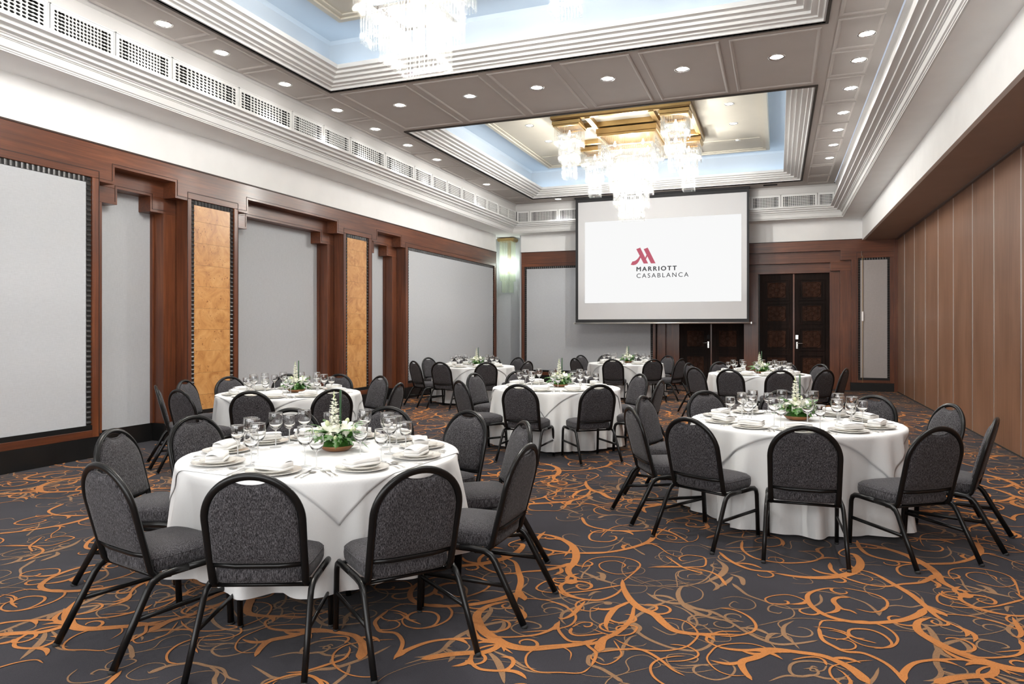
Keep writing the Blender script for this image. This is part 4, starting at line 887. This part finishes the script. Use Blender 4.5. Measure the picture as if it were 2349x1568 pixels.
# ================================================================= BANQUET CHAIR
def arch_pts(hw, zs, zt, y_of, n=30, z0=0.40, y0=None):
    """up one side, round the arch, down the other"""
    P = []
    r = zt-zs
    for k in range(5): z = z0+(zs-z0)*k/4; P.append((-hw+0.006*(1-k/4), y_of(z), z))
    for k in range(1, n): a = PI-PI*k/n; P.append((hw*math.cos(a), y_of(zs+r*math.sin(a)), zs+r*math.sin(a)))
    for k in range(5): z = zs+(z0-zs)*k/4; P.append((hw-0.006*(k/4), y_of(z), z))
    return P
def yb(z): return -0.200-(z-0.40)*0.262
def make_chair():
    t = thing('banquet_chair', '', 'chair')
    # back tube
    P = arch_pts(0.222, 0.705, 0.915, yb)
    P = [(-0.214, -0.10, 0.362), (-0.215, -0.150, 0.366), (-0.216, -0.185, 0.381)]+P+[(0.216, -0.185, 0.381), (0.215, -0.150, 0.366), (0.214, -0.10, 0.362)]
    bf = MB().tube(P, 0.0155, 0.0185, 10, up=(1, 0, 0)); obj('back_frame', bf, black_metal, t)
    rb = MB().tube(P[4:-4], 0.0045, 0.0045, 6, up=(1, 0, 0)); rb.v = [(x*0.992, y+0.014, z) for x, y, z in rb.v]; obj('frame_bead', rb, black_metal, t)
    br = MB().tube([(-0.212, yb(0.475), 0.482), (-0.1, yb(0.475)-0.008, 0.474), (0.1, yb(0.475)-0.008, 0.474), (0.212, yb(0.475), 0.482)], 0.009, 0.012, 8)
    obj('back_rail', br, black_metal, t)
    # upholstered pad with hand hold
    out = []; hw = 0.205; zs = 0.700; r = 0.198
    for k in range(7): z = 0.492+(zs-0.492)*k/6; out.append((-hw, z))
    for k in range(1, 56):
        a = PI-PI*k/56; x = hw*math.cos(a); z = zs+r*math.sin(a)
        out.append((x, z))
    for k in range(7): z = zs+(0.492-zs)*k/6; out.append((hw, z))
    res = []
    for x, z in out:
        if z > 0.83 and abs(x) < 0.076:
            g = 1-(x/0.076)**2; z = z-0.033*g**0.75
        res.append((x, z))
    res += [(0.13, 0.486), (0.0, 0.484), (-0.13, 0.486)]
    n = len(res); cx, cz = 0, 0.68; rings = []
    for s, dy in ((1.0, 0.0), (0.985, 0.016), (0.93, 0.030), (0.80, 0.037), (0.5, 0.041), (0.2, 0.043)):
        rings.append([(cx+(x-cx)*s, dy, cz+(z-cz)*s) for x, z in res])
    vs = [(x, yb(z)+0.000+dy, z) for R_ in rings for x, dy, z in R_]
    fs = [(k*n+j, k*n+(j+1) % n, (k+1)*n+(j+1) % n, (k+1)*n+j) for k in range(len(rings)-1) for j in range(n)]
    fs.append(tuple((len(rings)-1)*n+j for j in range(n)))
    front = MB().add(vs, fs, True); front.f[-1] = front.f[-1]; 
    vb = []; 
    for s, dy in ((1.0, 0.0), (0.985, -0.010), (0.93, -0.016), (0.7, -0.018)):
        vb += [(cx+(x-cx)*s, yb(cz+(z-cz)*s)+dy, cz+(z-cz)*s) for x, z in res]
    fb = [(k*n+(j+1) % n, k*n+j, (k+1)*n+j, (k+1)*n+(j+1) % n) for k in range(3) for j in range(n)]
    fb.append(tuple(3*n+j for j in reversed(range(n))))
    front.add(vb, fb, True)
    obj('backrest', front, tweed_m, t)
    hh = MB(); hp = [(x, yb(z)+0.006, z+0.001) for x, z in res if z > 0.80 and abs(x) < 0.11]
    # handle roll: piping along the hand hold
    hh.tube(hp, 0.006, 0.006, 6, up=(0, 1, 0)); obj('piping', hh, tweed_m, t)
    # seat
    def rr(h, d0, d1, k=22):
        q = []
        for j in range(k*2):
            a = 2*PI*j/(k*2); ca, sa = math.cos(a), math.sin(a); e = 2/5.5
            w = h*(1.0 if sa < 0 else 1.0)
            q.append((w*math.copysign(abs(ca)**e, ca), (d0+d1)/2+(d1-d0)/2*math.copysign(abs(sa)**e, sa)))
        return q
    base = rr(0.225, -0.215, 0.215); n = len(base); lv = [(0.90, 0.385), (0.975, 0.389), (1.0, 0.404), (1.008, 0.430), (0.998, 0.450), (0.985, 0.454), (0.975, 0.461), (0.90, 0.475), (0.72, 0.487), (0.4, 0.495), (0.12, 0.497)]
    vs = [(x*s, 0.01+(y-0.01)*s, z) for s, z in lv for x, y in base]
    fs = [(k*n+j, k*n+(j+1) % n, (k+1)*n+(j+1) % n, (k+1)*n+j) for k in range(len(lv)-1) for j in range(n)]
    fs += [tuple(reversed(range(n))), tuple((len(lv)-1)*n+j for j in range(n))]
    st = obj('seat', MB().add(vs, fs, True), tweed_m, t)
    pp = MB().tube([(x*0.990, 0.01+(y-0.01)*0.990, 0.4535) for x, y in base], 0.003, 0.003, 5, closed=True, caps=False); obj('piping', pp, tweed_m, st)
    # legs
    for s in (-1, 1):
        rl = [(s*0.262, -0.405, 0.012), (s*0.253, -0.30, 0.20), (s*0.2465, -0.232, 0.325), (s*0.244, -0.208, 0.355), (s*0.242, -0.170, 0.374), (s*0.240, -0.11, 0.3785), (s*0.239, -0.02, 0.3785)]
        lg = obj('leg', MB().tube(rl, 0.0145, 0.0185, 10, up=(0, 1, 0.3)), black_metal, t)
        obj('foot_glide', MB().tube([(s*0.2625, -0.411, 0.0), (s*0.262, -0.404, 0.014)], 0.0145, 0.019, 10, up=(0, 1, 0)), dark_glide, lg)
        fl = [(s*0.238, 0.228, 0.012), (s*0.238, 0.218, 0.20), (s*0.238, 0.210, 0.325), (s*0.238, 0.198, 0.358), (s*0.238, 0.170, 0.3755), (s*0.239, 0.13, 0.3785), (s*0.239, -0.02, 0.3785)]
        lg = obj('leg', MB().tube(fl, 0.0145, 0.0185, 10, up=(0, 1, 0.1)), black_metal, t)
        obj('foot_glide', MB().tube([(s*0.238, 0.229, 0.0), (s*0.238, 0.228, 0.014)], 0.0145, 0.019, 10, up=(0, 1, 0)), dark_glide, lg)
        obj('stretcher', MB().tube([(s*0.252, -0.298, 0.205), (s*0.2385, 0.218, 0.205)], 0.008, 0.013, 8, up=(0, 0, 1)), black_metal, t)
    sf = MB()
    for y in (-0.17, 0.18): sf.tube([(-0.236, y, 0.368), (0.236, y, 0.368)], 0.010, 0.010, 8)
    obj('seat_frame', sf, black_metal, t)
    return t
chair0 = make_chair(); chair_used = [False]
def place(proto, used, loc, rz, label, group=None):
    if not used[0]:
        used[0] = True; proto.location = loc; proto.rotation_euler = (0, 0, rz); proto['label'] = label
        if group: proto['group'] = group
        return proto
    return dup(proto, loc, rz, label, group)

# ================================================================= TABLES
TABLES = {
 'T1': dict(c=(-2.75, 3.83), name='front left table', hem=0.19, side=1.56, rot=-49, seats=[(-105, 1.38), (-160, 1.39), (168, 1.4), (137, 1.38), (104, 1.39), (72, 1.39), (39, 1.38), (-3, 1.43), (-36, 1.46), (-68, 1.38)],
            settings=[-124, -79, -35, 6, 40, 74, 103, 135, 163, -163]),
 'T2': dict(c=(.127, 6.58), name='front right table', hem=0.03, side=1.74, rot=-43, seats=[(-152, 1.47), (168, 1.4), (128, 1.4), (94, 1.42), (56, 1.38), (22, 1.39), (-20, 1.46), (-53, 1.48), (-88, 1.46), (-121, 1.48)], settings=None),
 'T3': dict(c=(-5.73, 7.27), name='left middle table', hem=0.08, side=1.70, rot=-78, seats=[(-132, 1.5), (-168, 1.43), (163, 1.39), (129, 1.44), (99, 1.4), (67, 1.38), (9, 1.46), (-68, 1.43), (-33, 1.46), (-103, 1.48)], settings=None),
 'T4': dict(c=(-2.85, 9.25), name='centre table', hem=0.05, side=1.66, rot=-82, seats=[(-129, 1.48), (167, 1.41), (132, 1.4), (95, 1.41), (46, 1.4), (-7, 1.47), (-90, 1.46), (-53, 1.46)], settings=None),
 'T5': dict(c=(-6.15, 13.95), name='far left table', hem=0.05, side=1.7, rot=-98, seats=[(-124, 1.47), (163, 1.4), (-93, 1.46), (-57, 1.46), (128, 1.44), (96, 1.39), (66, 1.38), (-18, 1.46)], settings=None),
 'T6': dict(c=(-3.35, 16.4), name='far table below the screen', hem=0.05, side=1.7, rot=-55, seats=[(122, 1.44), (90, 1.4), (54, 1.42), (-22, 1.48), (-90, 1.45), (-54, 1.45), (-129, 1.46), (153, 1.43)], settings=None),
 'T7': dict(c=(-.33, 13.35), name='far right table', hem=0.05, side=1.66, rot=-28, seats=[(158, 1.39), (-134, 1.46), (-106, 1.47), (-75, 1.46), (123, 1.4), (70, 1.39), (40, 1.42), (-44, 1.46), (-17, 1.46)], settings=None)}
ZT = 0.775; RT = 0.865
TH = math.radians(20.71)
def screen_x(x, y): d = -x*math.sin(TH)+y*math.cos(TH); return (x*math.cos(TH)+y*math.sin(TH))/d
def depth(x, y): return -x*math.sin(TH)+y*math.cos(TH)
RANK = ['first', 'second', 'third', 'fourth', 'fifth', 'sixth']
def position_phrases(c, pts):
    """near / far side and rank from the left, as seen from the doorway"""
    out = [None]*len(pts)
    for side, sel in (('near', [i for i, p in enumerate(pts) if depth(*p) <= depth(*c)]), ('far', [i for i, p in enumerate(pts) if depth(*p) > depth(*c)])):
        for k, i in enumerate(sorted(sel, key=lambda i: screen_x(*pts[i]))): out[i] = '%s side %s from left' % (side, RANK[k])
    return out
# table under the cloth
def make_table():
    t = thing('round_table', '', 'table')
    obj('tabletop', MB().lathe([(0.0, 0.765), (0.845, 0.765), (0.85, 0.758), (0.85, 0.742), (0.845, 0.735), (0, 0.735)], 48), wood_x, t)
    for k in range(4):
        a = PI/4+k*PI/2; obj('leg', MB().tube([(0.45*math.cos(a), 0.45*math.sin(a), 0.0), (0.40*math.cos(a), 0.40*math.sin(a), 0.735)], 0.016, n=10), black_metal, t)
    return t
table0 = make_table(); table_used = [False]
def fold_fn(seed):
    r = random.Random(seed); comps = [(r.choice((9, 11, 13)), r.uniform(0, 6.28), 0.45), (r.choice((17, 19, 21)), r.uniform(0, 6.28), 0.35), (r.choice((5, 7)), r.uniform(0, 6.28), 0.35), (29, r.uniform(0, 6.28), 0.12)]
    return lambda a: sum(w*math.sin(n*a+p) for n, p, w in comps)
def cloth_mesh(seed, hem):
    F = fold_fn(seed); n = 288; rows = []
    rows.append([(0.0, 0.0, ZT)]*0)
    vs = []; fs = []
    prof = [(0.30, ZT), (0.6, ZT), (0.80, ZT), (0.855, ZT-0.001), (RT-0.006, ZT-0.006), (RT, ZT-0.018)]
    H = ZT-0.018-hem; m = 16
    vs.append((0, 0, ZT))
    for r, z in prof:
        for j in range(n): a = 2*PI*j/n; vs.append((r*math.cos(a), r*math.sin(a), z))
    for k in range(1, m+1):
        t = k/m
        for j in range(n):
            a = 2*PI*j/n; f = F(a); amp = 0.080*t**0.75
            r = RT+0.022*t+amp*max(-0.75, min(1.3, f*1.6)); z = ZT-0.018-H*t+0.012*t*f
            vs.append((r*math.cos(a), r*math.sin(a), z))
    R_ = len(prof)+m
    for j in range(n): fs.append((0, 1+j, 1+(j+1) % n))
    for k in range(R_-1):
        for j in range(n): a0 = 1+k*n; j2 = (j+1) % n; fs.append((a0+j, a0+n+j, a0+n+j2, a0+j2))
    return MB().add(vs, fs, True), F
def overlay_mesh(F, side, rot, hem):
    N = 96; h = side/2; vs = []; fs = []; H = ZT-0.018-hem
    ca, sa = math.cos(math.radians(rot)-PI/4), math.sin(math.radians(rot)-PI/4)
    for i in range(N+1):
        for j in range(N+1):
            x = -h+side*i/N; y = -h+side*j/N; X = x*ca-y*sa; Y = x*sa+y*ca; r = math.hypot(X, Y); a = math.atan2(Y, X)
            e = r-(RT-0.012)
            if e <= 0: vs.append((X, Y, ZT+0.0025+0.0006*math.sin(X*23)*math.sin(Y*19)))
            else:
                q = min(e, 0.03); ang = q/0.03*PI/2; d = max(0, e-0.03); rr = RT-0.012+0.014*math.sin(ang); zz = ZT+0.0025-0.019*(1-math.cos(ang))-d
                t = min(1, d/H); f = F(a); rr += 0.0035+0.022*t+0.080*t**0.75*max(-0.6, min(1.3, f*1.6))
                vs.append((rr*math.cos(a), rr*math.sin(a), zz))
    for i in range(N):
        for j in range(N): k = i*(N+1)+j; fs.append((k, k+N+1, k+N+2, k+1))
    return MB().add(vs, fs, True)

# ---- tableware prototypes (linked when first placed)
def proto_plate():
    t = thing('dinner_plate', '', 'plate')
    obj('well', MB().lathe([(0.0, 0.004), (0.098, 0.004), (0.104, 0.007)], 40), china, t)
    obj('rim', MB().lathe([(0.103, 0.0065), (0.150, 0.0165), (0.152, 0.018), (0.150, 0.0145), (0.095, 0.0), (0.0, 0.0)], 40), china, t); return t
def proto_side():
    t = thing('side_plate', '', 'plate')
    obj('well', MB().lathe([(0.0, 0.004), (0.068, 0.004), (0.074, 0.007)], 36), china, t)
    obj('rim', MB().lathe([(0.073, 0.0065), (0.102, 0.0165), (0.104, 0.018), (0.102, 0.0145), (0.066, 0.0), (0.0, 0.0)], 36), china, t); return t
def proto_napkin():
    """linen folded in layers and rolled over once: rounded at one long side"""
    W2, D = 0.098, 0.052; t = thing('napkin', '', 'napkin'); m = MB()
    # layered body
    for k, (z0, z1, dd) in enumerate(((0.0, 0.0125, 0.0), (0.0128, 0.0365, -0.001))):
        pr = []
        for q in range(9): a = -PI/2+PI*q/8; pr.append((-D+dd-0.004*math.cos(a), (z0+z1)/2+(z1-z0)/2*math.sin(a)))
        sec = [(D-0.006*k, z1), (D-0.004-0.006*k, z0)]
        sec = [(D-0.006*k-0.002, z0), (D-0.006*k, (z0+z1)/2), (D-0.006*k-0.002, z1)]
        poly = sec+[(y, z) for y, z in reversed(pr)]; n = len(poly); NX = 9; vs = []
        for i in range(NX):
            u = i/(NX-1); x = -W2+2*W2*u+0.002*k*(1 if u < .5 else -1); sag = 0.006*math.sin(u*PI)*(k+1)/4; e = 1-0.10*abs(2*u-1)**6
            for y, z in poly: vs.append((x, y*e+0.004*math.sin(u*5+k), z*(1+0.08*math.sin(u*4+k))+sag))
        fs = [(i*n+j, i*n+(j+1) % n, (i+1)*n+(j+1) % n, (i+1)*n+j) for i in range(NX-1) for j in range(n)]+[tuple(reversed(range(n))), tuple((NX-1)*n+j for j in range(n))]
        m.add(vs, fs, True)
    obj('folded_layers', m, napkin_m, t)
    f = MB(); vs = []
    for i in range(9):
        u = i/8
        for q in range(7):
            v = q/6; vs.append((-W2+2*W2*u+0.012*v, -D-0.002+0.092*v*(1-0.15*u), 0.0375+0.010*math.sin(v*PI)+0.006*math.sin(u*PI)-0.004*v))
    f.add(vs, [(i*7+q, (i+1)*7+q, (i+1)*7+q+1, i*7+q+1) for i in range(8) for q in range(6)], True)
    obj('top_flap', f, napkin_m, t)
    return t
def proto_glass(h, rb, big):
    """stemmed glass: thin bowl, stem, foot"""
    t = thing('water_goblet' if big else 'wine_glass', '', 'glass'); hb = h*0.50; z0 = h-hb
    prof = [(0.004, z0), (rb*0.42, z0+hb*0.06), (rb*0.75, z0+hb*0.20), (rb*0.94, z0+hb*0.38), (rb, z0+hb*0.55), (rb*0.985, z0+hb*0.75), (rb*0.955, z0+hb*0.9), (rb*0.932, z0+hb-0.003), (rb*0.93, z0+hb)]
    inn = [(max(0.0006, r-0.0014-0.003*max(0, 1-(z-z0)/(hb*0.3))), z+0.0012+0.010*max(0, 1-(z-z0)/(hb*0.3))) for r, z in reversed(prof)]; prof = [(0.0, z0-0.002)]+prof; inn.append((0.0, inn[-1][1]))
    bo = obj('bowl', MB().lathe(prof+inn, 20), wine_glass_m, t)
    obj('lip', MB().tube([((rb*0.93)*math.cos(2*PI*k/20), (rb*0.93)*math.sin(2*PI*k/20), h+0.0012) for k in range(20)], 0.0011, 0.0011, 5, closed=True, caps=False), stem_glass_m, bo)
    obj('stem', MB().lathe([(0.0046, 0.010), (0.0036, 0.03), (0.0036, z0-0.02), (0.0052, z0-0.006), (0.0085, z0+0.004), (0.001, z0+0.007)], 10), stem_glass_m, t)
    obj('foot', MB().lathe([(0.0, 0.0), (rb*0.80, 0.0), (rb*0.81, 0.0015), (rb*0.5, 0.0045), (0.008, 0.009), (0.0045, 0.013)], 20), stem_glass_m, t)
    return t
def proto_cutlery(kind, s=1.0):
    t = thing({'f': 'fork', 'k': 'knife', 's': 'spoon'}[kind], '', 'cutlery'); m = MB()
    m.tube([(0, -0.10*s, 0.003), (0, -0.06*s, 0.0045), (0, 0.0, 0.004), (0, 0.03*s, 0.006)], 0.0055, 0.0016, 8, up=(0, 0, 1), taper=[1.0, 0.8, 0.45, 0.45])
    obj('handle', m, chrome, t); m = MB()
    if kind == 'f':
        m.add([(-0.004, 0.028*s, 0.006), (0.004, 0.028*s, 0.006), (0.012, 0.050*s, 0.004), (-0.012, 0.050*s, 0.004)], [(0, 1, 2, 3)])
        for k in range(4): x = -0.0105+0.007*k; m.box(x-0.0015, x+0.0015, 0.048*s, 0.095*s, 0.0035, 0.0050)
        nm = 'tines'
    elif kind == 'k':
        m.add([(-0.004, 0.028*s, 0.0045), (0.006, 0.028*s, 0.0045), (0.009, 0.07*s, 0.0045), (0.004, 0.115*s, 0.0045), (-0.004, 0.105*s, 0.0045)], [(0, 1, 2, 3, 4)])
        m.add([(-0.004, 0.028*s, 0.003), (0.006, 0.028*s, 0.003), (0.009, 0.07*s, 0.003), (0.004, 0.115*s, 0.003), (-0.004, 0.105*s, 0.003)], [(4, 3, 2, 1, 0)]); nm = 'blade'
    else:
        vs = []; N = 14
        for sc, z in ((1.0, 0.006), (0.7, 0.0035), (0.3, 0.002)):
            for j in range(N): a = 2*PI*j/N; vs.append((0.019*sc*math.cos(a), 0.055*s+0.028*s*sc*math.sin(a), z))
        m.add(vs, [(k*N+j, k*N+(j+1) % N, (k+1)*N+(j+1) % N, (k+1)*N+j) for k in range(2) for j in range(N)]+[tuple(2*N+j for j in range(N))], True); nm = 'spoon_bowl'
    obj(nm, m, chrome, t); return t
plate0, side0, nap0 = proto_plate(), proto_side(), proto_napkin()
gob0, wine0 = proto_glass(0.232, 0.047, True), proto_glass(0.196, 0.0415, False)
fork0, knife0, spoon0 = proto_cutlery('f'), proto_cutlery('k'), proto_cutlery('s', 0.9)
U = {k: [False] for k in ('plate', 'side', 'nap', 'gob', 'wine', 'fork', 'knife', 'spoon', 'flower')}

# ---- flower centrepiece
def make_centrepiece():
    r = random.Random(5); t = thing('flower_centrepiece', '', 'flowers')
    obj('wooden_bowl', MB().lathe([(0.0, 0.003), (0.055, 0.003), (0.06, 0.0), (0.085, 0.010), (0.108, 0.030), (0.112, 0.040), (0.106, 0.040), (0.08, 0.018), (0, 0.014)], 28), bowl_m, t)
    obj('moss', MB().lathe([(0.104, 0.036), (0.08, 0.060), (0.04, 0.075), (0, 0.08)], 18), leaf_m, t)
    # one leaf: lobed blade, bent
    def leaf_mesh(L_, w, lobes):
        m = MB(); n = 13; vs = []
        for k in range(n):
            u = k/(n-1); ww = w*math.sin(PI*min(1, u*1.02+0.04))**0.7*(1 if lobes == 0 else (1.0 if k % 2 == 0 else 0.42)); z = 0.035*math.sin(u*PI*0.9)-0.05*u*u
            vs += [(L_*u, -ww, z-0.25*ww), (L_*u, 0, z), (L_*u, ww, z-0.25*ww)]
        m.add(vs, [(3*k+q, 3*k+3+q, 3*k+4+q, 3*k+1+q) for k in range(n-1) for q in (0, 1)]); return m.mesh('leaf', leaf_m)
    la, lb = leaf_mesh(0.185, 0.040, 1), leaf_mesh(0.14, 0.032, 0)
    for k in range(36):
        a = k*2.39996+r.uniform(-.2, .2); o = put('leaf', la if k % 3 else lb, t); el = r.uniform(-0.05, 0.75) if k < 24 else r.uniform(0.6, 1.2)
        o.location = (0.045*math.cos(a), 0.045*math.sin(a), 0.055+0.03*r.random()); o.rotation_euler = (r.uniform(-0.5, 0.5), -el*0.75, a); s = r.uniform(0.75, 1.08); o.scale = (s, s, s)
    # lily: six petals
    def petal(L_, w, c=0.03):
        vs = []; n = 7
        for k in range(n):
            u = k/(n-1); ww = w*math.sin(PI*(0.08+0.9*u)); rr = 0.006+L_*u; z = L_*0.62*math.sin(u*1.9)-c*u*u
            vs += [(rr, -ww, z+ww*0.35), (rr, 0, z), (rr, ww, z+ww*0.35)]
        return vs, [(3*k+q, 3*k+3+q, 3*k+4+q, 3*k+1+q) for k in range(n-1) for q in (0, 1)]
    lm = MB(); pv, pf = petal(0.062, 0.015)
    for k in range(6):
        a = k*PI/3; ca, sa = math.cos(a), math.sin(a); lm.add([(x*ca-y*sa, x*sa+y*ca, z) for x, y, z in pv], pf, True)
    lily = lm.mesh('lily', petal_m)
    rm = MB()
    for lay, (rr, h, c) in enumerate(((0.024, 0.030, 5), (0.017, 0.034, 4), (0.010, 0.036, 3))):
        for k in range(c):
            a = 2*PI*k/c+lay; ca, sa = math.cos(a), math.sin(a); vs = []
            for u in range(5):
                for v in range(5):
                    th_ = (v/4-0.5)*1.9*1.3; zz = h*u/4; R_ = rr*(0.55+0.6*math.sin(u/4*2.2)); vs.append((R_*math.cos(th_), R_*math.sin(th_), zz-0.003*abs(th_)))
            rm.add([(x*ca-y*sa, x*sa+y*ca, z) for x, y, z in vs], [(u*5+v, (u+1)*5+v, (u+1)*5+v+1, u*5+v+1) for u in range(4) for v in range(4)], True)
    rose = rm.mesh('rose', petal_m)
    bud = MB().lathe([(0, 0), (0.010, 0.003), (0.016, 0.014), (0.014, 0.028), (0.005, 0.040), (0, 0.042)], 8).mesh('bud', petal_g)
    for (x, y, z, rx, ry, s) in ((-0.055, -0.05, 0.125, 0.5, -0.5, 1.25), (0.055, 0.01, 0.135, 0.1, 0.6, 1.15), (-0.01, 0.06, 0.13, -0.6, 0, 1.1), (0.03, -0.065, 0.115, 0.7, 0.3, 0.9)):
        o = put('lily', lily, t); o.location = (x, y, z); o.rotation_euler = (rx, ry, r.uniform(0, 6)); o.scale = (s,)*3
    for k, (x, y, z) in enumerate(((-0.085, 0.01, 0.12), (-0.03, -0.085, 0.095), (0.065, -0.05, 0.115), (0.085, 0.035, 0.105), (0.01, 0.09, 0.10), (-0.06, 0.065, 0.105), (0.0, -0.03, 0.145))):
        o = put('rose', rose, t); o.location = (x, y, z); o.rotation_euler = (-y*6, x*6, k); o.scale = (1.05,)*3
    for k, (x, y, z) in enumerate(((-0.11, -0.03, 0.10), (0.10, -0.02, 0.12), (0.02, -0.10, 0.08), (-0.04, -0.06, 0.17), (0.05, 0.05, 0.17))):
        o = put('bud', bud, t); o.location = (x, y, z); o.rotation_euler = (-y*5, x*5, 0)
    # upright blossom spike
    sm = MB().tube([(-0.01, 0, 0.05), (-0.015, 0, 0.18), (-0.018, 0.0, 0.345)], 0.004, n=6); obj('spike_stem', sm, stem_m, t)
    bm_ = MB()
    for k in range(34):
        u = k/33; z = 0.165+0.175*u; a = k*2.4; rr = 0.027*(1-0.75*u)*r.uniform(0.6, 1.15); s = 0.026*(1-0.55*u)*r.uniform(0.75, 1.25); z += r.uniform(-0.006, 0.006); cx_, cy_ = -0.016+rr*math.cos(a), rr*math.sin(a)
        for j in range(5):
            b = 2*PI*j/5; bm_.add([(cx_, cy_, z), (cx_+s*math.cos(b-.5), cy_+s*math.sin(b-.5), z+s*.35), (cx_+s*1.15*math.cos(b), cy_+s*1.15*math.sin(b), z+s*.15), (cx_+s*math.cos(b+.5), cy_+s*math.sin(b+.5), z+s*.35)], [(0, 1, 2, 3)])
        bm_.lathe([(0, -s*.5), (s*.55, -s*.1), (s*.5, s*.3), (0, s*.5)], 7, (cx_, cy_, z))
    obj('blossom_spike', bm_, petal_m, t)
    tm = MB()
    for k in range(7): u = k/6; z = 0.335+0.05*u; tm.lathe([(0, -0.008), (0.007*(1-.6*u), 0), (0, 0.010)], 6, (-0.018+0.010*(1-u)*math.cos(k*2.4), 0.010*(1-u)*math.sin(k*2.4), z))
    obj('spike_buds', tm, petal_g, t)
    obj('tall_stem', MB().tube([(0.022, 0.004, 0.05), (0.024, 0.004, 0.40)], 0.0075, n=8), stem_m, t)
    return t
flower0 = make_centrepiece()

for tk, T in TABLES.items():
    cx, cy = T['c']; nm = T['name']; seed = int(tk[1])*11
    place(table0, table_used, (cx, cy, 0), 0.3*seed, 'round folding banquet table hidden under white cloths, the %s' % nm, 'round banquet tables')
    cm, F = cloth_mesh(seed, T['hem'])
    o = obj('tablecloth', cm, linen); o.location = (cx, cy, 0)
    tag(o, 'round white tablecloth hanging in soft folds on the %s' % nm, 'tablecloth', 'round white tablecloths')
    o = obj('overlay_cloth', overlay_mesh(F, T['side'], T['rot'], T['hem']), linen); o.location = (cx, cy, 0)
    sm_ = o.modifiers.new('thickness', 'SOLIDIFY'); sm_.thickness = 0.0015; sm_.offset = 1
    tag(o, 'square white overlay cloth with hanging corners on the %s' % nm, 'tablecloth', 'square white overlay cloths')
    place(flower0, U['flower'], (cx+0.03, cy+0.10, ZT+0.004), 0.35, 'low white flower arrangement with upright spike on the %s' % nm, 'white flower centrepieces')
    # chairs
    tops = [(cx+r*math.cos(math.radians(a)), cy+r*math.sin(math.radians(a))) for a, r in T['seats']]
    ph = position_phrases((cx, cy), tops)
    for (a, r), (x, y), p in zip(T['seats'], tops, ph):
        an = math.radians(a); jit = rnd.uniform(-0.05, 0.05); o_r = r-0.335
        lx, ly = cx+o_r*math.cos(an), cy+o_r*math.sin(an)
        place(chair0, chair_used, (lx, ly, 0), an+PI/2+jit, 'black framed charcoal banquet chair, %s, %s' % (p, nm), 'banquet chairs at the %s' % nm)
    # settings
    st = T['settings'] or [a for a, r in T['seats']]
    pc = [(cx+0.685*math.cos(math.radians(a)), cy+0.685*math.sin(math.radians(a))) for a in st]
    ph = position_phrases((cx, cy), pc); near = tk in ('T1', 'T2', 'T3', 'T4')
    zt = ZT+0.0045
    for a, p in zip(st, ph):
        an = math.radians(a); rad = Vector((math.cos(an), math.sin(an), 0)); rt = Vector((-rad.y, rad.x, 0)); C0 = Vector((cx, cy, zt))   # rt: to the diner's right
        face = an+PI/2
        q = C0+rad*0.645; where = '%s, %s' % (nm, p)
        place(plate0, U['plate'], q, rnd.uniform(0, 6), 'wide cream dinner plate, %s, %s' % (p, nm), 'dinner plates on the %s' % nm)
        q2 = q+Vector((0, 0, 0.0085)); place(side0, U['side'], q2, 0, 'small cream plate on dinner plate, %s, %s' % (p, nm), 'small plates on the %s' % nm)
        q3 = q+Vector((rnd.uniform(-.008, .008), rnd.uniform(-.008, .008), 0.0255)); place(nap0, U['nap'], q3, face+rnd.uniform(-0.45, 0.45)+rnd.choice((0, PI)), 'folded white napkin on plates, %s, %s' % (p, nm), 'folded napkins on the %s' % nm)
        g1 = C0+rad*rnd.uniform(0.42, 0.45)+rt*rnd.uniform(0.06, 0.10); g2 = C0+rad*rnd.uniform(0.49, 0.515)+rt*rnd.uniform(0.150, 0.185)
        place(gob0, U['gob'], g1, 0, 'tall clear water goblet, %s, %s' % (p, nm), 'water goblets on the %s' % nm)
        place(wine0, U['wine'], g2, 0, 'shorter clear wine glass, %s, %s' % (p, nm), 'wine glasses on the %s' % nm)
        if near:
            for k, off in enumerate((0.185, 0.215)):
                place(fork0, U['fork'], C0+rad*0.66-rt*off, face+rnd.uniform(-.05, .05), '%s steel fork beside plate, %s, %s' % (('inner', 'outer')[k], p, nm), 'forks on the %s' % nm)
            place(knife0, U['knife'], C0+rad*0.665+rt*0.180, face+rnd.uniform(-.04, .04), 'steel knife beside plate, %s, %s' % (p, nm), 'knives on the %s' % nm)
            place(spoon0, U['spoon'], C0+rad*0.665+rt*0.215, face+rnd.uniform(-.04, .04), 'steel spoon beside knife, %s, %s' % (p, nm), 'spoons on the %s' % nm)
bpy.context.view_layer.update()
